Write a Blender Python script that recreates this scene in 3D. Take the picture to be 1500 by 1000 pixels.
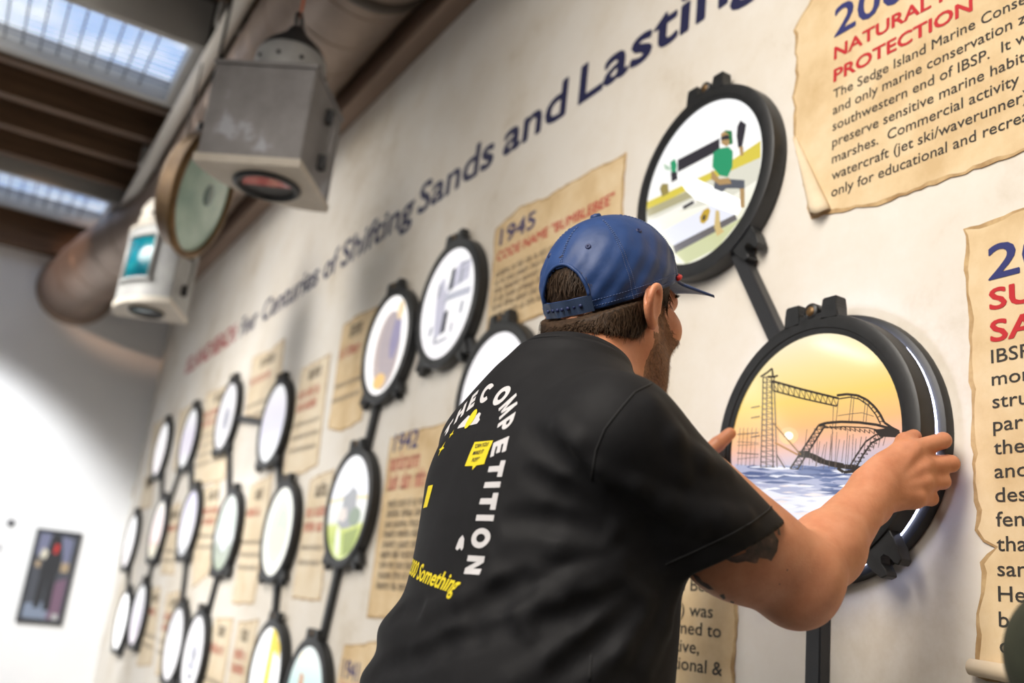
import bpy, bmesh, math, random
import numpy as np
from mathutils import Vector, Matrix
from mathutils.bvhtree import BVHTree

for o in list(bpy.data.objects):
    bpy.data.objects.remove(o)
SC = bpy.context.scene
COL = SC.collection
R = math.radians

# ------------------------------------------------------------------ camera
YAW, PITCH, ROLL, FPX = R(29.12), R(15.88), R(6.46), 1405.0
EYE = np.array([0.0, 0.0, 1.3])
_f = np.array([math.sin(YAW) * math.cos(PITCH), math.cos(YAW) * math.cos(PITCH), math.sin(PITCH)])
_r0 = np.array([math.cos(YAW), -math.sin(YAW), 0.0])
_u0 = np.cross(_r0, _f)
_r = math.cos(ROLL) * _r0 + math.sin(ROLL) * _u0
_u = -math.sin(ROLL) * _r0 + math.cos(ROLL) * _u0
cam_data = bpy.data.cameras.new('camera')
cam = bpy.data.objects.new('camera', cam_data)
COL.objects.link(cam)
cam.matrix_world = Matrix(((_r[0], _u[0], -_f[0], EYE[0]), (_r[1], _u[1], -_f[1], EYE[1]), (_r[2], _u[2], -_f[2], EYE[2]), (0, 0, 0, 1)))
cam_data.sensor_width = 36.0
cam_data.lens = FPX / 1500 * 36
cam_data.clip_start = 0.02
cam_data.dof.use_dof = True
cam_data.dof.focus_distance = 1.17
cam_data.dof.aperture_fstop = 3.0
SC.camera = cam

# ------------------------------------------------------------------ light and exposure
SC.view_settings.view_transform = 'Standard'
SC.view_settings.look = 'None'
SC.view_settings.gamma = 1.0
SC.view_settings.use_curve_mapping = False
SC.view_settings.exposure = 0.0
world = bpy.data.worlds.new('world')
SC.world = world
world.use_nodes = True
world.node_tree.nodes['Background'].inputs['Color'].default_value = (0.9, 0.95, 1.0, 1)
world.node_tree.nodes['Background'].inputs['Strength'].default_value = 0.12


def look_rot(frm, to):
    return (Vector(to) - Vector(frm)).to_track_quat('-Z', 'Y').to_euler()


def area_light(name, loc, to, sx, sy, power, color=(1, 1, 1), spread=180):
    l = bpy.data.lights.new(name, 'AREA')
    l.shape = 'RECTANGLE'
    l.size, l.size_y = sx, sy
    l.energy = power
    l.color = color
    l.spread = R(spread)
    o = bpy.data.objects.new(name, l)
    o.location = loc
    o.rotation_euler = look_rot(loc, to)
    COL.objects.link(o)
    return o


def spot_light(name, loc, to, power, angle, blend, color=(1, 1, 1), radius=0.05):
    l = bpy.data.lights.new(name, 'SPOT')
    l.energy = power
    l.color = color
    l.spot_size = R(angle)
    l.spot_blend = blend
    l.shadow_soft_size = radius
    o = bpy.data.objects.new(name, l)
    o.location = loc
    o.rotation_euler = look_rot(loc, to)
    COL.objects.link(o)
    return o


area_light('ceiling_lamp_near', (-0.9, 0.5, 3.0), (0.85, 1.0, 1.1), 1.2, 2.0, 46, (1.0, 0.93, 0.84), 115)
area_light('ceiling_lamp_far', (-1.0, 4.2, 3.1), (1.1, 4.4, 0.9), 0.9, 3.4, 74, (1.0, 0.96, 0.9), 115)
area_light('room_fill', (-2.6, 2.6, 1.5), (1.1, 3.0, 1.1), 4.0, 1.6, 16, (0.94, 0.97, 1.0))  # unseen fill added at mid height to light the room evenly
spot_light('track_lamp', (-0.8, 3.4, 3.25), (1.13, 5.6, 0.9), 170, 58, 0.8, (1.0, 0.97, 0.92), 0.08)
strip = area_light('strip_lamp', (-2.17, 3.74, 3.0), (-2.17, 3.74, 0.0), 0.50, 0.10, 3.0, (1.0, 0.97, 0.92))
strip.rotation_euler = (0, 0, 0)
spot_light('duct_lamp', (-0.7, 5.4, 3.40), (0.42, 6.75, 3.26), 95, 26, 0.7, (1.0, 0.60, 0.38), 0.05)
spot_light('far_wall_lamp', (-0.9, 5.0, 3.2), (-0.35, 7.25, 0.9), 520, 66, 0.35, (0.96, 0.98, 1.0), 0.10)


# ------------------------------------------------------------------ helpers
def pixel_ray(x, y):
    d = (x - 750) * _r - (y - 500) * _u + FPX * _f
    return d / np.linalg.norm(d)


def on_wall(x, y, X):                       # where a sight line meets the plane x = X
    d = pixel_ray(x, y)
    return EYE + d * (X / d[0])


def tag(o, label=None, cat=None, group=None, kind=None):
    if label:
        o['label'] = label
    if cat:
        o['category'] = cat
    if group:
        o['group'] = group
    if kind:
        o['kind'] = kind
    return o


def empty(name, loc=(0, 0, 0)):
    o = bpy.data.objects.new(name, None)
    o.location = loc
    o.empty_display_size = 0.05
    COL.objects.link(o)
    return o


def mesh_obj(name, verts, faces, mats=None, parent=None, smooth=False, midx=None):
    me = bpy.data.meshes.new(name)
    me.from_pydata([tuple(map(float, v)) for v in verts], [], [tuple(map(int, f)) for f in faces])
    return link_mesh(name, me, mats, parent, smooth, midx)


def link_mesh(name, me, mats=None, parent=None, smooth=False, midx=None):
    if mats is not None:
        for m in (mats if isinstance(mats, (list, tuple)) else [mats]):
            me.materials.append(m)
    if midx is not None:
        me.polygons.foreach_set('material_index', np.asarray(midx, dtype=np.int32))
    if smooth:
        me.polygons.foreach_set('use_smooth', np.ones(len(me.polygons), dtype=bool))
    me.update()
    o = bpy.data.objects.new(name, me)
    COL.objects.link(o)
    if parent is not None:
        o.parent = parent
    return o


def bm_obj(name, bm, mats=None, parent=None, smooth=False, keep_idx=False):
    me = bpy.data.meshes.new(name)
    bmesh.ops.recalc_face_normals(bm, faces=bm.faces)
    bm.to_mesh(me)
    bm.free()
    return link_mesh(name, me, mats, parent, smooth)


def auto_smooth(o, ang=35):
    me = o.data
    me.polygons.foreach_set('use_smooth', np.ones(len(me.polygons), dtype=bool))
    bm = bmesh.new()
    bm.from_mesh(me)
    for e in bm.edges:
        if len(e.link_faces) == 2:
            e.smooth = e.calc_face_angle(0) < R(ang)
    bm.to_mesh(me)
    bm.free()
    return o


def add_box(bm, lo, hi, mi=0, bevel=0.0):
    lo, hi = Vector(lo), Vector(hi)
    r = bmesh.ops.create_cube(bm, size=1.0)
    vs = r['verts']
    for v in vs:
        v.co = Vector([(lo[i] + hi[i]) / 2 + v.co[i] * (hi[i] - lo[i]) for i in range(3)])
    fs = set(f for v in vs for f in v.link_faces)
    if bevel:
        es = list(set(e for v in vs for e in v.link_edges))
        rr = bmesh.ops.bevel(bm, geom=es, offset=bevel, segments=2, affect='EDGES', profile=0.6)
        fs = set(rr['faces']) | set(f for f in fs if f.is_valid)
    for f in fs:
        if f.is_valid:
            f.material_index = mi
    return vs


def add_tube(bm, pts, rad, n=12, mi=0, cap=True, closed=False):
    pts = [Vector(p) for p in pts]
    m = len(pts)
    rads = rad if isinstance(rad, (list, tuple)) else [rad] * m
    rings = []
    prev = None
    for i, p in enumerate(pts):
        if closed:
            t = pts[(i + 1) % m] - pts[i - 1]
        else:
            t = pts[min(i + 1, m - 1)] - pts[max(i - 1, 0)]
        t.normalize()
        if prev is None:
            a = Vector((0, 0, 1)) if abs(t.z) < 0.9 else Vector((1, 0, 0))
            x = t.cross(a).normalized()
        else:
            x = (prev - t * prev.dot(t)).normalized()
        prev = x
        y = t.cross(x)
        rings.append([bm.verts.new(p + (x * math.cos(2 * math.pi * k / n) + y * math.sin(2 * math.pi * k / n)) * rads[i]) for k in range(n)])
    for i in range(m if closed else m - 1):
        a, b = rings[i], rings[(i + 1) % m]
        for k in range(n):
            f = bm.faces.new((a[k], a[(k + 1) % n], b[(k + 1) % n], b[k]))
            f.material_index = mi
            f.smooth = True
    if cap and not closed:
        for rg in (rings[0], rings[-1]):
            f = bm.faces.new(rg)
            f.material_index = mi


def add_lathe(bm, prof, origin=(0, 0, 0), axis=(0, 0, 1), n=48, mi=0, closed=False):
    # prof: list of (radius, height along axis)
    ax = Vector(axis).normalized()
    a = Vector((0, 0, 1)) if abs(ax.z) < 0.9 else Vector((1, 0, 0))
    x = ax.cross(a).normalized()
    y = ax.cross(x)
    o = Vector(origin)
    rings = []
    for (r, h) in prof:
        if r < 1e-6:
            rings.append([bm.verts.new(o + ax * h)])
        else:
            rings.append([bm.verts.new(o + ax * h + (x * math.cos(2 * math.pi * k / n) + y * math.sin(2 * math.pi * k / n)) * r) for k in range(n)])
    cnt = len(rings)
    for i in range(cnt if closed else cnt - 1):
        p, q = rings[i], rings[(i + 1) % cnt]
        for k in range(n):
            k2 = (k + 1) % n
            if len(p) == 1 and len(q) == 1:
                continue
            if len(p) == 1:
                f = bm.faces.new((p[0], q[k2], q[k]))
            elif len(q) == 1:
                f = bm.faces.new((p[k], p[k2], q[0]))
            else:
                f = bm.faces.new((p[k], p[k2], q[k2], q[k]))
            f.material_index = mi
            f.smooth = True


def add_prism(bm, poly, base, ex, ey, ez, depth, mi=0):
    """extrude the 2-D outline poly (in ex, ey at base) by depth along ez"""
    base, ex, ey, ez = Vector(base), Vector(ex), Vector(ey), Vector(ez)
    a = [bm.verts.new(base + ex * p[0] + ey * p[1]) for p in poly]
    b = [bm.verts.new(base + ex * p[0] + ey * p[1] + ez * depth) for p in poly]
    n = len(poly)
    fs = [bm.faces.new(a), bm.faces.new(b[::-1])]
    for i in range(n):
        fs.append(bm.faces.new((a[i], b[i], b[(i + 1) % n], a[(i + 1) % n])))
    for f in fs:
        f.material_index = mi


# ------------------------------------------------------------------ materials
def mat(name, color=(0.8, 0.8, 0.8), rough=0.6, metal=0.0, emit=None, estr=0.0, spec=None, coat=0.0, sheen=0.0, sss=0.0):
    m = bpy.data.materials.new(name)
    m.use_nodes = True
    b = m.node_tree.nodes['Principled BSDF']
    b.inputs['Base Color'].default_value = (*color, 1)
    b.inputs['Roughness'].default_value = rough
    b.inputs['Metallic'].default_value = metal
    if spec is not None:
        b.inputs['Specular IOR Level'].default_value = spec
    if emit is not None:
        b.inputs['Emission Color'].default_value = (*emit, 1)
        b.inputs['Emission Strength'].default_value = estr
    b.inputs['Coat Weight'].default_value = coat
    b.inputs['Sheen Weight'].default_value = sheen
    if sss:
        b.inputs['Subsurface Weight'].default_value = sss
        b.inputs['Subsurface Radius'].default_value = (0.012, 0.004, 0.002)
        b.inputs['Subsurface Scale'].default_value = 1.0
    return m


def noise_color(m, stops, scale=5.0, detail=5.0, rough=0.55, stretch=(1, 1, 1), bump=0.0, bscale=None, dist=0.002):
    """base colour from noise through a ramp (list of (pos, rgb)), optional bump"""
    nt = m.node_tree
    b = nt.nodes['Principled BSDF']
    tc = nt.nodes.new('ShaderNodeTexCoord')
    mp = nt.nodes.new('ShaderNodeMapping')
    mp.inputs['Scale'].default_value = stretch
    nz = nt.nodes.new('ShaderNodeTexNoise')
    nz.inputs['Scale'].default_value = scale
    nz.inputs['Detail'].default_value = detail
    nz.inputs['Roughness'].default_value = rough
    rp = nt.nodes.new('ShaderNodeValToRGB')
    els = rp.color_ramp.elements
    while len(els) < len(stops):
        els.new(0.5)
    for e, (p, c) in zip(els, stops):
        e.position = p
        e.color = (*c, 1)
    nt.links.new(tc.outputs['Object'], mp.inputs['Vector'])
    nt.links.new(mp.outputs['Vector'], nz.inputs['Vector'])
    nt.links.new(nz.outputs['Fac'], rp.inputs['Fac'])
    nt.links.new(rp.outputs['Color'], b.inputs['Base Color'])
    if bump:
        n2 = nt.nodes.new('ShaderNodeTexNoise')
        n2.inputs['Scale'].default_value = bscale or scale * 6
        n2.inputs['Detail'].default_value = 4
        nt.links.new(mp.outputs['Vector'], n2.inputs['Vector'])
        bp = nt.nodes.new('ShaderNodeBump')
        bp.inputs['Strength'].default_value = bump
        bp.inputs['Distance'].default_value = dist
        nt.links.new(n2.outputs['Fac'], bp.inputs['Height'])
        nt.links.new(bp.outputs['Normal'], b.inputs['Normal'])
    return m


# text -> flat polygons in a local (u, v) frame
_txt_cache = {}


def text_polys(s, bold=0.0, spacing=1.0, res=3):
    """returns (verts Nx2 at size 1, faces, width)"""
    key = (s, bold, spacing, res)
    if key in _txt_cache:
        return _txt_cache[key]
    cu = bpy.data.curves.new('t', 'FONT')
    cu.body = s
    cu.size = 1.0
    cu.offset = bold
    cu.space_character = spacing
    cu.resolution_u = res
    cu.fill_mode = 'FRONT'
    ob = bpy.data.objects.new('t', cu)
    me = ob.to_mesh()
    v = np.zeros(len(me.vertices) * 3)
    me.vertices.foreach_get('co', v)
    v = v.reshape(-1, 3)[:, :2].copy()
    f = [tuple(p.vertices) for p in me.polygons]
    ob.to_mesh_clear()
    bpy.data.objects.remove(ob)
    bpy.data.curves.remove(cu)
    _txt_cache[key] = (v, f)
    return v, f


class Flat:
    """collects flat polygons into one mesh with material slots"""

    def __init__(self):
        self.v, self.f, self.m = [], [], []

    def add(self, verts, faces, mi=0):
        o = len(self.v)
        self.v.extend(verts)
        for f in faces:
            self.f.append(tuple(i + o for i in f))
            self.m.append(mi)

    def build(self, name, mats, parent=None):
        return mesh_obj(name, self.v, self.f, mats, parent, False, self.m)


# ------------------------------------------------------------------ signed-distance modelling (bodies, cloth)
def smin(a, b, k):
    if k <= 0:
        return np.minimum(a, b)
    h = np.clip(0.5 + 0.5 * (b - a) / k, 0, 1)
    return b + (a - b) * h - k * h * (1 - h)


class Cone:
    """tapered capsule"""

    def __init__(s, a, b, r1, r2, k=0.02, sub=False):
        s.a, s.b, s.r1, s.r2, s.k, s.sub = np.array(a, float), np.array(b, float), r1, r2, k, sub
        s.c = (s.a + s.b) / 2
        s.rad = np.linalg.norm(s.b - s.a) / 2 + max(r1, r2)

    def d(s, P):
        ba = s.b - s.a
        L = max(ba @ ba, 1e-12)
        t = np.clip(((P - s.a) @ ba) / L, 0, 1)
        q = P - s.a - t[..., None] * ba
        return np.sqrt((q * q).sum(-1)) - (s.r1 + (s.r2 - s.r1) * t)


class Ell:
    """ellipsoid with axes given by the rows of rot"""

    def __init__(s, c, r, rot=None, k=0.02, sub=False):
        s.c, s.r, s.k, s.sub = np.array(c, float), np.array(r, float), k, sub
        s.rot = np.eye(3) if rot is None else np.array(rot, float)
        s.rad = max(r)

    def d(s, P):
        q = (P - s.c) @ s.rot.T
        k0 = np.sqrt(((q / s.r) ** 2).sum(-1))
        k1 = np.sqrt(((q / s.r ** 2) ** 2).sum(-1))
        return k0 * (k0 - 1) / np.maximum(k1, 1e-9)


class Stack:
    """upright trunk: ellipse sections interpolated over z"""

    def __init__(s, rows, k=0.02, grow=0.0, sub=False, power=2.0):
        a = np.array(rows, float)
        s.z, s.cx, s.cy, s.ax, s.ay = a.T
        s.grow, s.k, s.sub, s.power = grow, k, sub, power
        s.c = np.array([s.cx.mean(), s.cy.mean(), (s.z[0] + s.z[-1]) / 2])
        s.rad = (s.z[-1] - s.z[0]) / 2 + 0.35
        zz = np.linspace(s.z[0], s.z[-1], 200)

        def spl(y):
            n = len(s.z)
            m = np.gradient(y, s.z)
            i = np.clip(np.searchsorted(s.z, zz) - 1, 0, n - 2)
            h = s.z[i + 1] - s.z[i]
            t = (zz - s.z[i]) / h
            return (2 * t**3 - 3 * t**2 + 1) * y[i] + (t**3 - 2 * t**2 + t) * h * m[i] + (-2 * t**3 + 3 * t**2) * y[i + 1] + (t**3 - t**2) * h * m[i + 1]
        s.zz = zz
        s.tab = [spl(v) for v in (s.cx, s.cy, s.ax, s.ay)]

    def d(s, P):
        z = P[..., 2]
        cx, cy, ax, ay = [np.interp(z, s.zz, t) for t in s.tab]
        ax, ay = ax + s.grow, ay + s.grow
        dx, dy = (P[..., 0] - cx), (P[..., 1] - cy)
        p = s.power
        k0 = ((np.abs(dx) / ax) ** p + (np.abs(dy) / ay) ** p) ** (1 / p)
        k1 = np.sqrt((dx / ax**2) ** 2 + (dy / ay**2) ** 2)
        e = np.where(k1 > 1e-6, k0 * (k0 - 1) / np.maximum(k1, 1e-6), -np.minimum(ax, ay))
        return np.maximum(e, np.maximum(s.z[0] - z, z - s.z[-1]))


def combine(prims, P):
    d = np.full(P.shape[:-1], 1.0)
    for p in prims:
        v = p.d(P)
        if p.sub:
            d = -smin(-d, v, p.k)
        else:
            d = smin(d, v, p.k)
    return d


def sdf_grid(prims, lo, hi, h, post=None, B=14):
    lo, hi = np.array(lo, float), np.array(hi, float)
    n = np.ceil((hi - lo) / h / B).astype(int) * B + 1
    F = np.ones(n, np.float32)
    br = B * h * math.sqrt(3) / 2
    idx = np.arange(B + 1)
    for i in range(0, n[0] - 1, B):
        for j in range(0, n[1] - 1, B):
            for k in range(0, n[2] - 1, B):
                c = lo + (np.array([i, j, k]) + B / 2) * h
                near = [p for p in prims if np.linalg.norm(p.c - c) - p.rad < br + p.k + 0.03]
                if not near:
                    continue
                dc = combine(near, c[None])[0]
                if abs(dc) > br + 0.03:
                    F[i:i + B + 1, j:j + B + 1, k:k + B + 1] = 1.0 if dc > 0 else -1.0
                    continue
                X, Y, Z = np.meshgrid(lo[0] + (i + idx) * h, lo[1] + (j + idx) * h, lo[2] + (k + idx) * h, indexing='ij')
                P = np.stack([X, Y, Z], -1)
                v = combine(near, P)
                if post is not None:
                    v = post(v, P)
                F[i:i + B + 1, j:j + B + 1, k:k + B + 1] = v
    return F, lo


def surface_net(F, lo, h):
    """naive surface nets: (verts, quads)"""
    S = F < 0
    nx, ny, nz = F.shape
    acc = np.zeros((nx - 1, ny - 1, nz - 1), np.uint8)
    for a in (0, 1):
        for b in (0, 1):
            for c in (0, 1):
                acc += S[a:nx - 1 + a, b:ny - 1 + b, c:nz - 1 + c]
    act = (acc > 0) & (acc < 8)
    ci = np.argwhere(act)
    vid = np.full(act.shape, -1, np.int64)
    vid[act] = np.arange(len(ci))
    pos = np.zeros((len(ci), 3))
    cnt = np.zeros(len(ci))
    cor = [(a, b, c) for a in (0, 1) for b in (0, 1) for c in (0, 1)]
    for p in cor:
        for ax in range(3):
            if p[ax]:
                continue
            q = list(p)
            q[ax] = 1
            fa = F[ci[:, 0] + p[0], ci[:, 1] + p[1], ci[:, 2] + p[2]]
            fb = F[ci[:, 0] + q[0], ci[:, 1] + q[1], ci[:, 2] + q[2]]
            m = (fa < 0) != (fb < 0)
            t = fa[m] / (fa[m] - fb[m])
            w = np.tile(np.array(p, float), (m.sum(), 1))
            w[:, ax] = t
            pos[m] += w
            cnt[m] += 1
    pos = (ci + pos / cnt[:, None]) * h + lo
    quads = []
    for ax in range(3):
        u, v = [(1, 2), (2, 0), (0, 1)][ax]
        sl0 = [slice(None)] * 3
        sl1 = [slice(None)] * 3
        sl0[ax] = slice(0, -1)
        sl1[ax] = slice(1, None)
        a, b = S[tuple(sl0)], S[tuple(sl1)]
        for (m, flip) in ((a & ~b, False), (~a & b, True)):
            e = np.argwhere(m)
            e = e[(e[:, u] > 0) & (e[:, v] > 0)]
            e = e[(e[:, u] < act.shape[u]) & (e[:, v] < act.shape[v])]
            q = []
            for (du, dv) in ((-1, -1), (0, -1), (0, 0), (-1, 0)):
                c = e.copy()
                c[:, u] += du
                c[:, v] += dv
                q.append(vid[c[:, 0], c[:, 1], c[:, 2]])
            q = np.stack(q, -1)
            q = q[(q >= 0).all(1)]
            quads.append(q[:, ::-1] if flip else q)
    return pos, np.concatenate(quads)


def sdf_mesh(name, prims, lo, hi, h, mats, parent=None, post=None, midx_fn=None, smooth_it=1):
    F, l = sdf_grid(prims, lo, hi, h, post)
    V, Q = surface_net(F, l, h)
    me = bpy.data.meshes.new(name)
    me.vertices.add(len(V))
    me.vertices.foreach_set('co', V.ravel())
    me.loops.add(len(Q) * 4)
    me.loops.foreach_set('vertex_index', Q.ravel().astype(np.int32))
    me.polygons.add(len(Q))
    me.polygons.foreach_set('loop_start', np.arange(0, len(Q) * 4, 4, dtype=np.int32))
    me.update(calc_edges=True)
    me.validate()
    mid = None
    if midx_fn is not None:
        cen = V[Q].mean(1)
        mid = midx_fn(cen)
    return link_mesh(name, me, mats, parent, True, mid), V, Q


# ------------------------------------------------------------------ the room
WX, FY, CZ, FACE = 1.135, 7.25, 3.60, 1.10     # exhibit wall, far wall, ceiling deck, porthole faces
wall_mat = mat('mural_wall', (0.72, 0.68, 0.62), 0.65)
noise_color(wall_mat, [(0.34, (0.60, 0.53, 0.43)), (0.45, (0.70, 0.645, 0.565)), (0.60, (0.745, 0.705, 0.645))], 2.2, 9, 0.68, bump=0.05, bscale=30)
white_wall = mat('white_plaster', (0.80, 0.80, 0.80), 0.7)
noise_color(white_wall, [(0.3, (0.78, 0.78, 0.785)), (0.7, (0.82, 0.82, 0.82))], 3, 3, bump=0.03, bscale=60)
floor_mat = mat('polished_concrete', (0.32, 0.30, 0.28), 0.4)
noise_color(floor_mat, [(0.3, (0.10, 0.095, 0.09)), (0.7, (0.15, 0.143, 0.135))], 3, 6)
dark_wood = mat('dark_roof_boards', (0.035, 0.02, 0.012), 0.7)
noise_color(dark_wood, [(0.3, (0.010, 0.006, 0.004)), (0.7, (0.026, 0.014, 0.008))], 3, 6, stretch=(1, 9, 9), bump=0.2, bscale=30)
joist_mat = mat('brown_joist', (0.10, 0.055, 0.03), 0.65)
noise_color(joist_mat, [(0.3, (0.085, 0.045, 0.022)), (0.7, (0.19, 0.105, 0.055))], 4, 6, stretch=(0.6, 9, 9), bump=0.2, bscale=30)
ledge_mat = mat('painted_timber_ledge', (0.25, 0.17, 0.12), 0.6)
noise_color(ledge_mat, [(0.3, (0.20, 0.125, 0.085)), (0.7, (0.30, 0.20, 0.14))], 3, 6, stretch=(8, 0.6, 8), bump=0.1, bscale=20)
sky_mat = mat('skylight_glass', (0.6, 0.7, 0.8), 0.3, emit=(0.66, 0.80, 1.0), estr=1.25)
nt = sky_mat.node_tree
tc = nt.nodes.new('ShaderNodeTexCoord')
nz = nt.nodes.new('ShaderNodeTexNoise')
nz.inputs['Scale'].default_value = 2.6
nz.inputs['Detail'].default_value = 5
rp = nt.nodes.new('ShaderNodeValToRGB')
rp.color_ramp.elements[0].position, rp.color_ramp.elements[0].color = 0.38, (0.36, 0.52, 0.85, 1)
rp.color_ramp.elements[1].position, rp.color_ramp.elements[1].color = 0.62, (0.95, 0.98, 1.0, 1)
nt.links.new(tc.outputs['Object'], nz.inputs['Vector'])
nt.links.new(nz.outputs['Fac'], rp.inputs['Fac'])
nt.links.new(rp.outputs['Color'], nt.nodes['Principled BSDF'].inputs['Emission Color'])
white_paint = mat('white_painted_metal', (0.42, 0.40, 0.37), 0.5)
mesh_mat = mat('wire_mesh', (0.16, 0.18, 0.22), 0.5, 0.6)
steel = mat('galvanised_duct', (0.30, 0.235, 0.195), 0.42, 0.55)
noise_color(steel, [(0.3, (0.25, 0.19, 0.155)), (0.7, (0.36, 0.28, 0.23))], 4, 4)
pipe_mat = mat('white_conduit', (0.72, 0.67, 0.60), 0.5)
black = mat('black_moulded_plastic', (0.014, 0.015, 0.017), 0.45)
noise_color(black, [(0.3, (0.011, 0.012, 0.013)), (0.7, (0.018, 0.019, 0.021))], 60, 4, bump=0.12, bscale=500, dist=0.0005)


def struct_box(name, lo, hi, m, bevel=0.0, kind='structure'):
    bm = bmesh.new()
    add_box(bm, lo, hi, 0, bevel)
    return tag(bm_obj(name, bm, [m]), kind=kind)


X0, Y0 = -4.0, -2.0
struct_box('wall_right', (WX, Y0, 0), (WX + 0.12, FY + 0.12, CZ + 0.4), wall_mat)
struct_box('wall_far', (X0, FY, 0), (WX, FY + 0.12, CZ + 0.4), white_wall)
struct_box('wall_left', (X0 - 0.12, Y0, 0), (X0, FY + 0.12, CZ + 0.4), white_wall)
struct_box('wall_near', (X0, Y0 - 0.12, 0), (WX, Y0, CZ + 0.4), white_wall)
struct_box('floor', (X0 - 0.12, Y0 - 0.12, -0.1), (WX + 0.12, FY + 0.12, 0), floor_mat)
# roof deck in strips round the two skylight openings
SKY = [(-2.2, 0.485, 4.06, 4.66), (-2.2, 0.485, 6.33, 6.91)]
bm = bmesh.new()
ys = [Y0, SKY[0][2], SKY[0][3], SKY[1][2], SKY[1][3], FY]
for i in range(5):
    if i % 2 == 0:
        add_box(bm, (X0, ys[i], CZ + 0.18), (WX, ys[i + 1], CZ + 0.22))
    else:
        add_box(bm, (X0, ys[i], CZ + 0.18), (SKY[0][0], ys[i + 1], CZ + 0.22))
        add_box(bm, (SKY[0][1], ys[i], CZ + 0.18), (WX, ys[i + 1], CZ + 0.22))
tag(bm_obj('ceiling', bm, [dark_wood]), kind='structure')
k = 0
for y in [1.2 + 0.41 * i for i in range(15)]:
    if any(a - 0.08 < y < b + 0.08 for _, _, a, b in SKY):
        continue
    struct_box('ceiling_joist', (X0, y - 0.03, CZ), (WX, y + 0.03, CZ + 0.18), joist_mat)
struct_box('beam', (X0, FY - 0.14, 3.37), (WX, FY, CZ + 0.18), joist_mat)
# timber ledge along the top of the exhibit wall
struct_box('trim_1', (1.055, Y0, 3.25), (WX, FY - 0.14, 3.50), ledge_mat, 0.01)
for n, (a, b, c, d) in enumerate(SKY):
    w = empty('window_%d' % (n + 1), ((a + b) / 2, (c + d) / 2, CZ + 0.05))
    tag(w, ['skylight with wire mesh nearest the camera, left of the white pipe', 'farther skylight with wire mesh above the white end wall'][n], 'skylight', kind='structure')
    bm = bmesh.new()
    t = 0.045
    zb, zt = CZ - 0.05, CZ + 0.26
    add_box(bm, (a - t, c - t, zb), (b + t, c, zt))
    add_box(bm, (a - t, d, zb), (b + t, d + t, zt))
    add_box(bm, (a - t, c, zb), (a, d, zt))
    add_box(bm, (b, c, zb), (b + t, d, zt))
    o = bm_obj('frame', bm, [white_paint])
    place_to = w
    o.parent = w
    o.matrix_parent_inverse = Matrix.Translation(w.location).inverted()
    bm = bmesh.new()
    add_box(bm, (a, c, zb + 0.12), (b, d, zb + 0.13))
    o = bm_obj('pane', bm, [sky_mat])
    o.parent = w
    o.matrix_parent_inverse = Matrix.Translation(w.location).inverted()
    bm = bmesh.new()
    for i in range(1, int((b - a) / 0.075)):
        add_box(bm, (a + i * 0.075 - 0.004, c, zb + 0.05), (a + i * 0.075 + 0.004, d, zb + 0.058))
    for j in range(1, int((d - c) / 0.05)):
        add_box(bm, (a, c + j * 0.05 - 0.002, zb + 0.058), (b, c + j * 0.05 + 0.002, zb + 0.064))
    o = bm_obj('wire_mesh', bm, [mesh_mat])
    o.parent = w
    o.matrix_parent_inverse = Matrix.Translation(w.location).inverted()


def child(o, par):
    o.parent = par
    o.matrix_parent_inverse = Matrix.Translation(par.location).inverted()
    return o


# white conduit running under the joists
bm = bmesh.new()
add_tube(bm, [(0.555, 1.0, 3.50), (0.555, 6.42, 3.50)], 0.036, 16)
cp = bm_obj('conduit_pipe', bm, [pipe_mat])
tag(cp, 'long white conduit pipe running under the dark ceiling joists', 'pipe')
for y in (2.0, 3.7, 5.4):
    bm = bmesh.new()
    add_box(bm, (0.505, y - 0.02, 3.495), (0.605, y + 0.02, CZ + 0.001))
    bm_obj('pipe_bracket', bm, [white_paint], cp)
bm = bmesh.new()
add_tube(bm, [(0.47, 6.50, 3.46), (0.43, 7.06, 3.40)], 0.030, 12)
tag(bm_obj('conduit_elbow', bm, [pipe_mat]), 'short pale conduit below the corner of the far skylight', 'pipe')

# spiral duct along the top of the wall, entering the white end wall
dpath = []
for i in range(61):
    t = i / 60
    y = 0.6 + (FY - 0.6) * t
    s = min(1, max(0, (y - 5.5) / 1.6))
    s = s * s * (3 - 2 * s)
    dpath.append((0.82 + (0.466 - 0.82) * s, y, 3.42 + (3.185 - 3.42) * s))
bm = bmesh.new()
add_tube(bm, dpath, 0.225, 48, cap=False)
duct = bm_obj('ventilation_duct', bm, [steel])
tag(duct, 'large round brown metal duct along the top of the exhibit wall', 'duct')
bm = bmesh.new()
for i in range(2, 60, 2):
    p = Vector(dpath[i])
    add_lathe(bm, [(0.225, -0.006), (0.2285, -0.003), (0.2285, 0.003), (0.225, 0.006)], p, Vector(dpath[i + 1]) - Vector(dpath[i - 1]), 48)
bm_obj('spiral_seam', bm, [steel], duct)
for y in (2.72,):
    bm = bmesh.new()
    add_lathe(bm, [(0.225, -0.03), (0.237, -0.02), (0.237, 0.02), (0.225, 0.03)], (0.82, y, 3.42), (0, 1, 0), 48)
    bm_obj('joint_band', bm, [mat('dark_duct_band', (0.06, 0.045, 0.035), 0.5, 0.4)], duct)
bm = bmesh.new()
add_lathe(bm, [(0.225, -0.02), (0.262, -0.012), (0.262, 0.0)], (0.466, FY, 3.185), (0, 1, 0), 48)
bm_obj('wall_collar', bm, [steel], duct)

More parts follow.
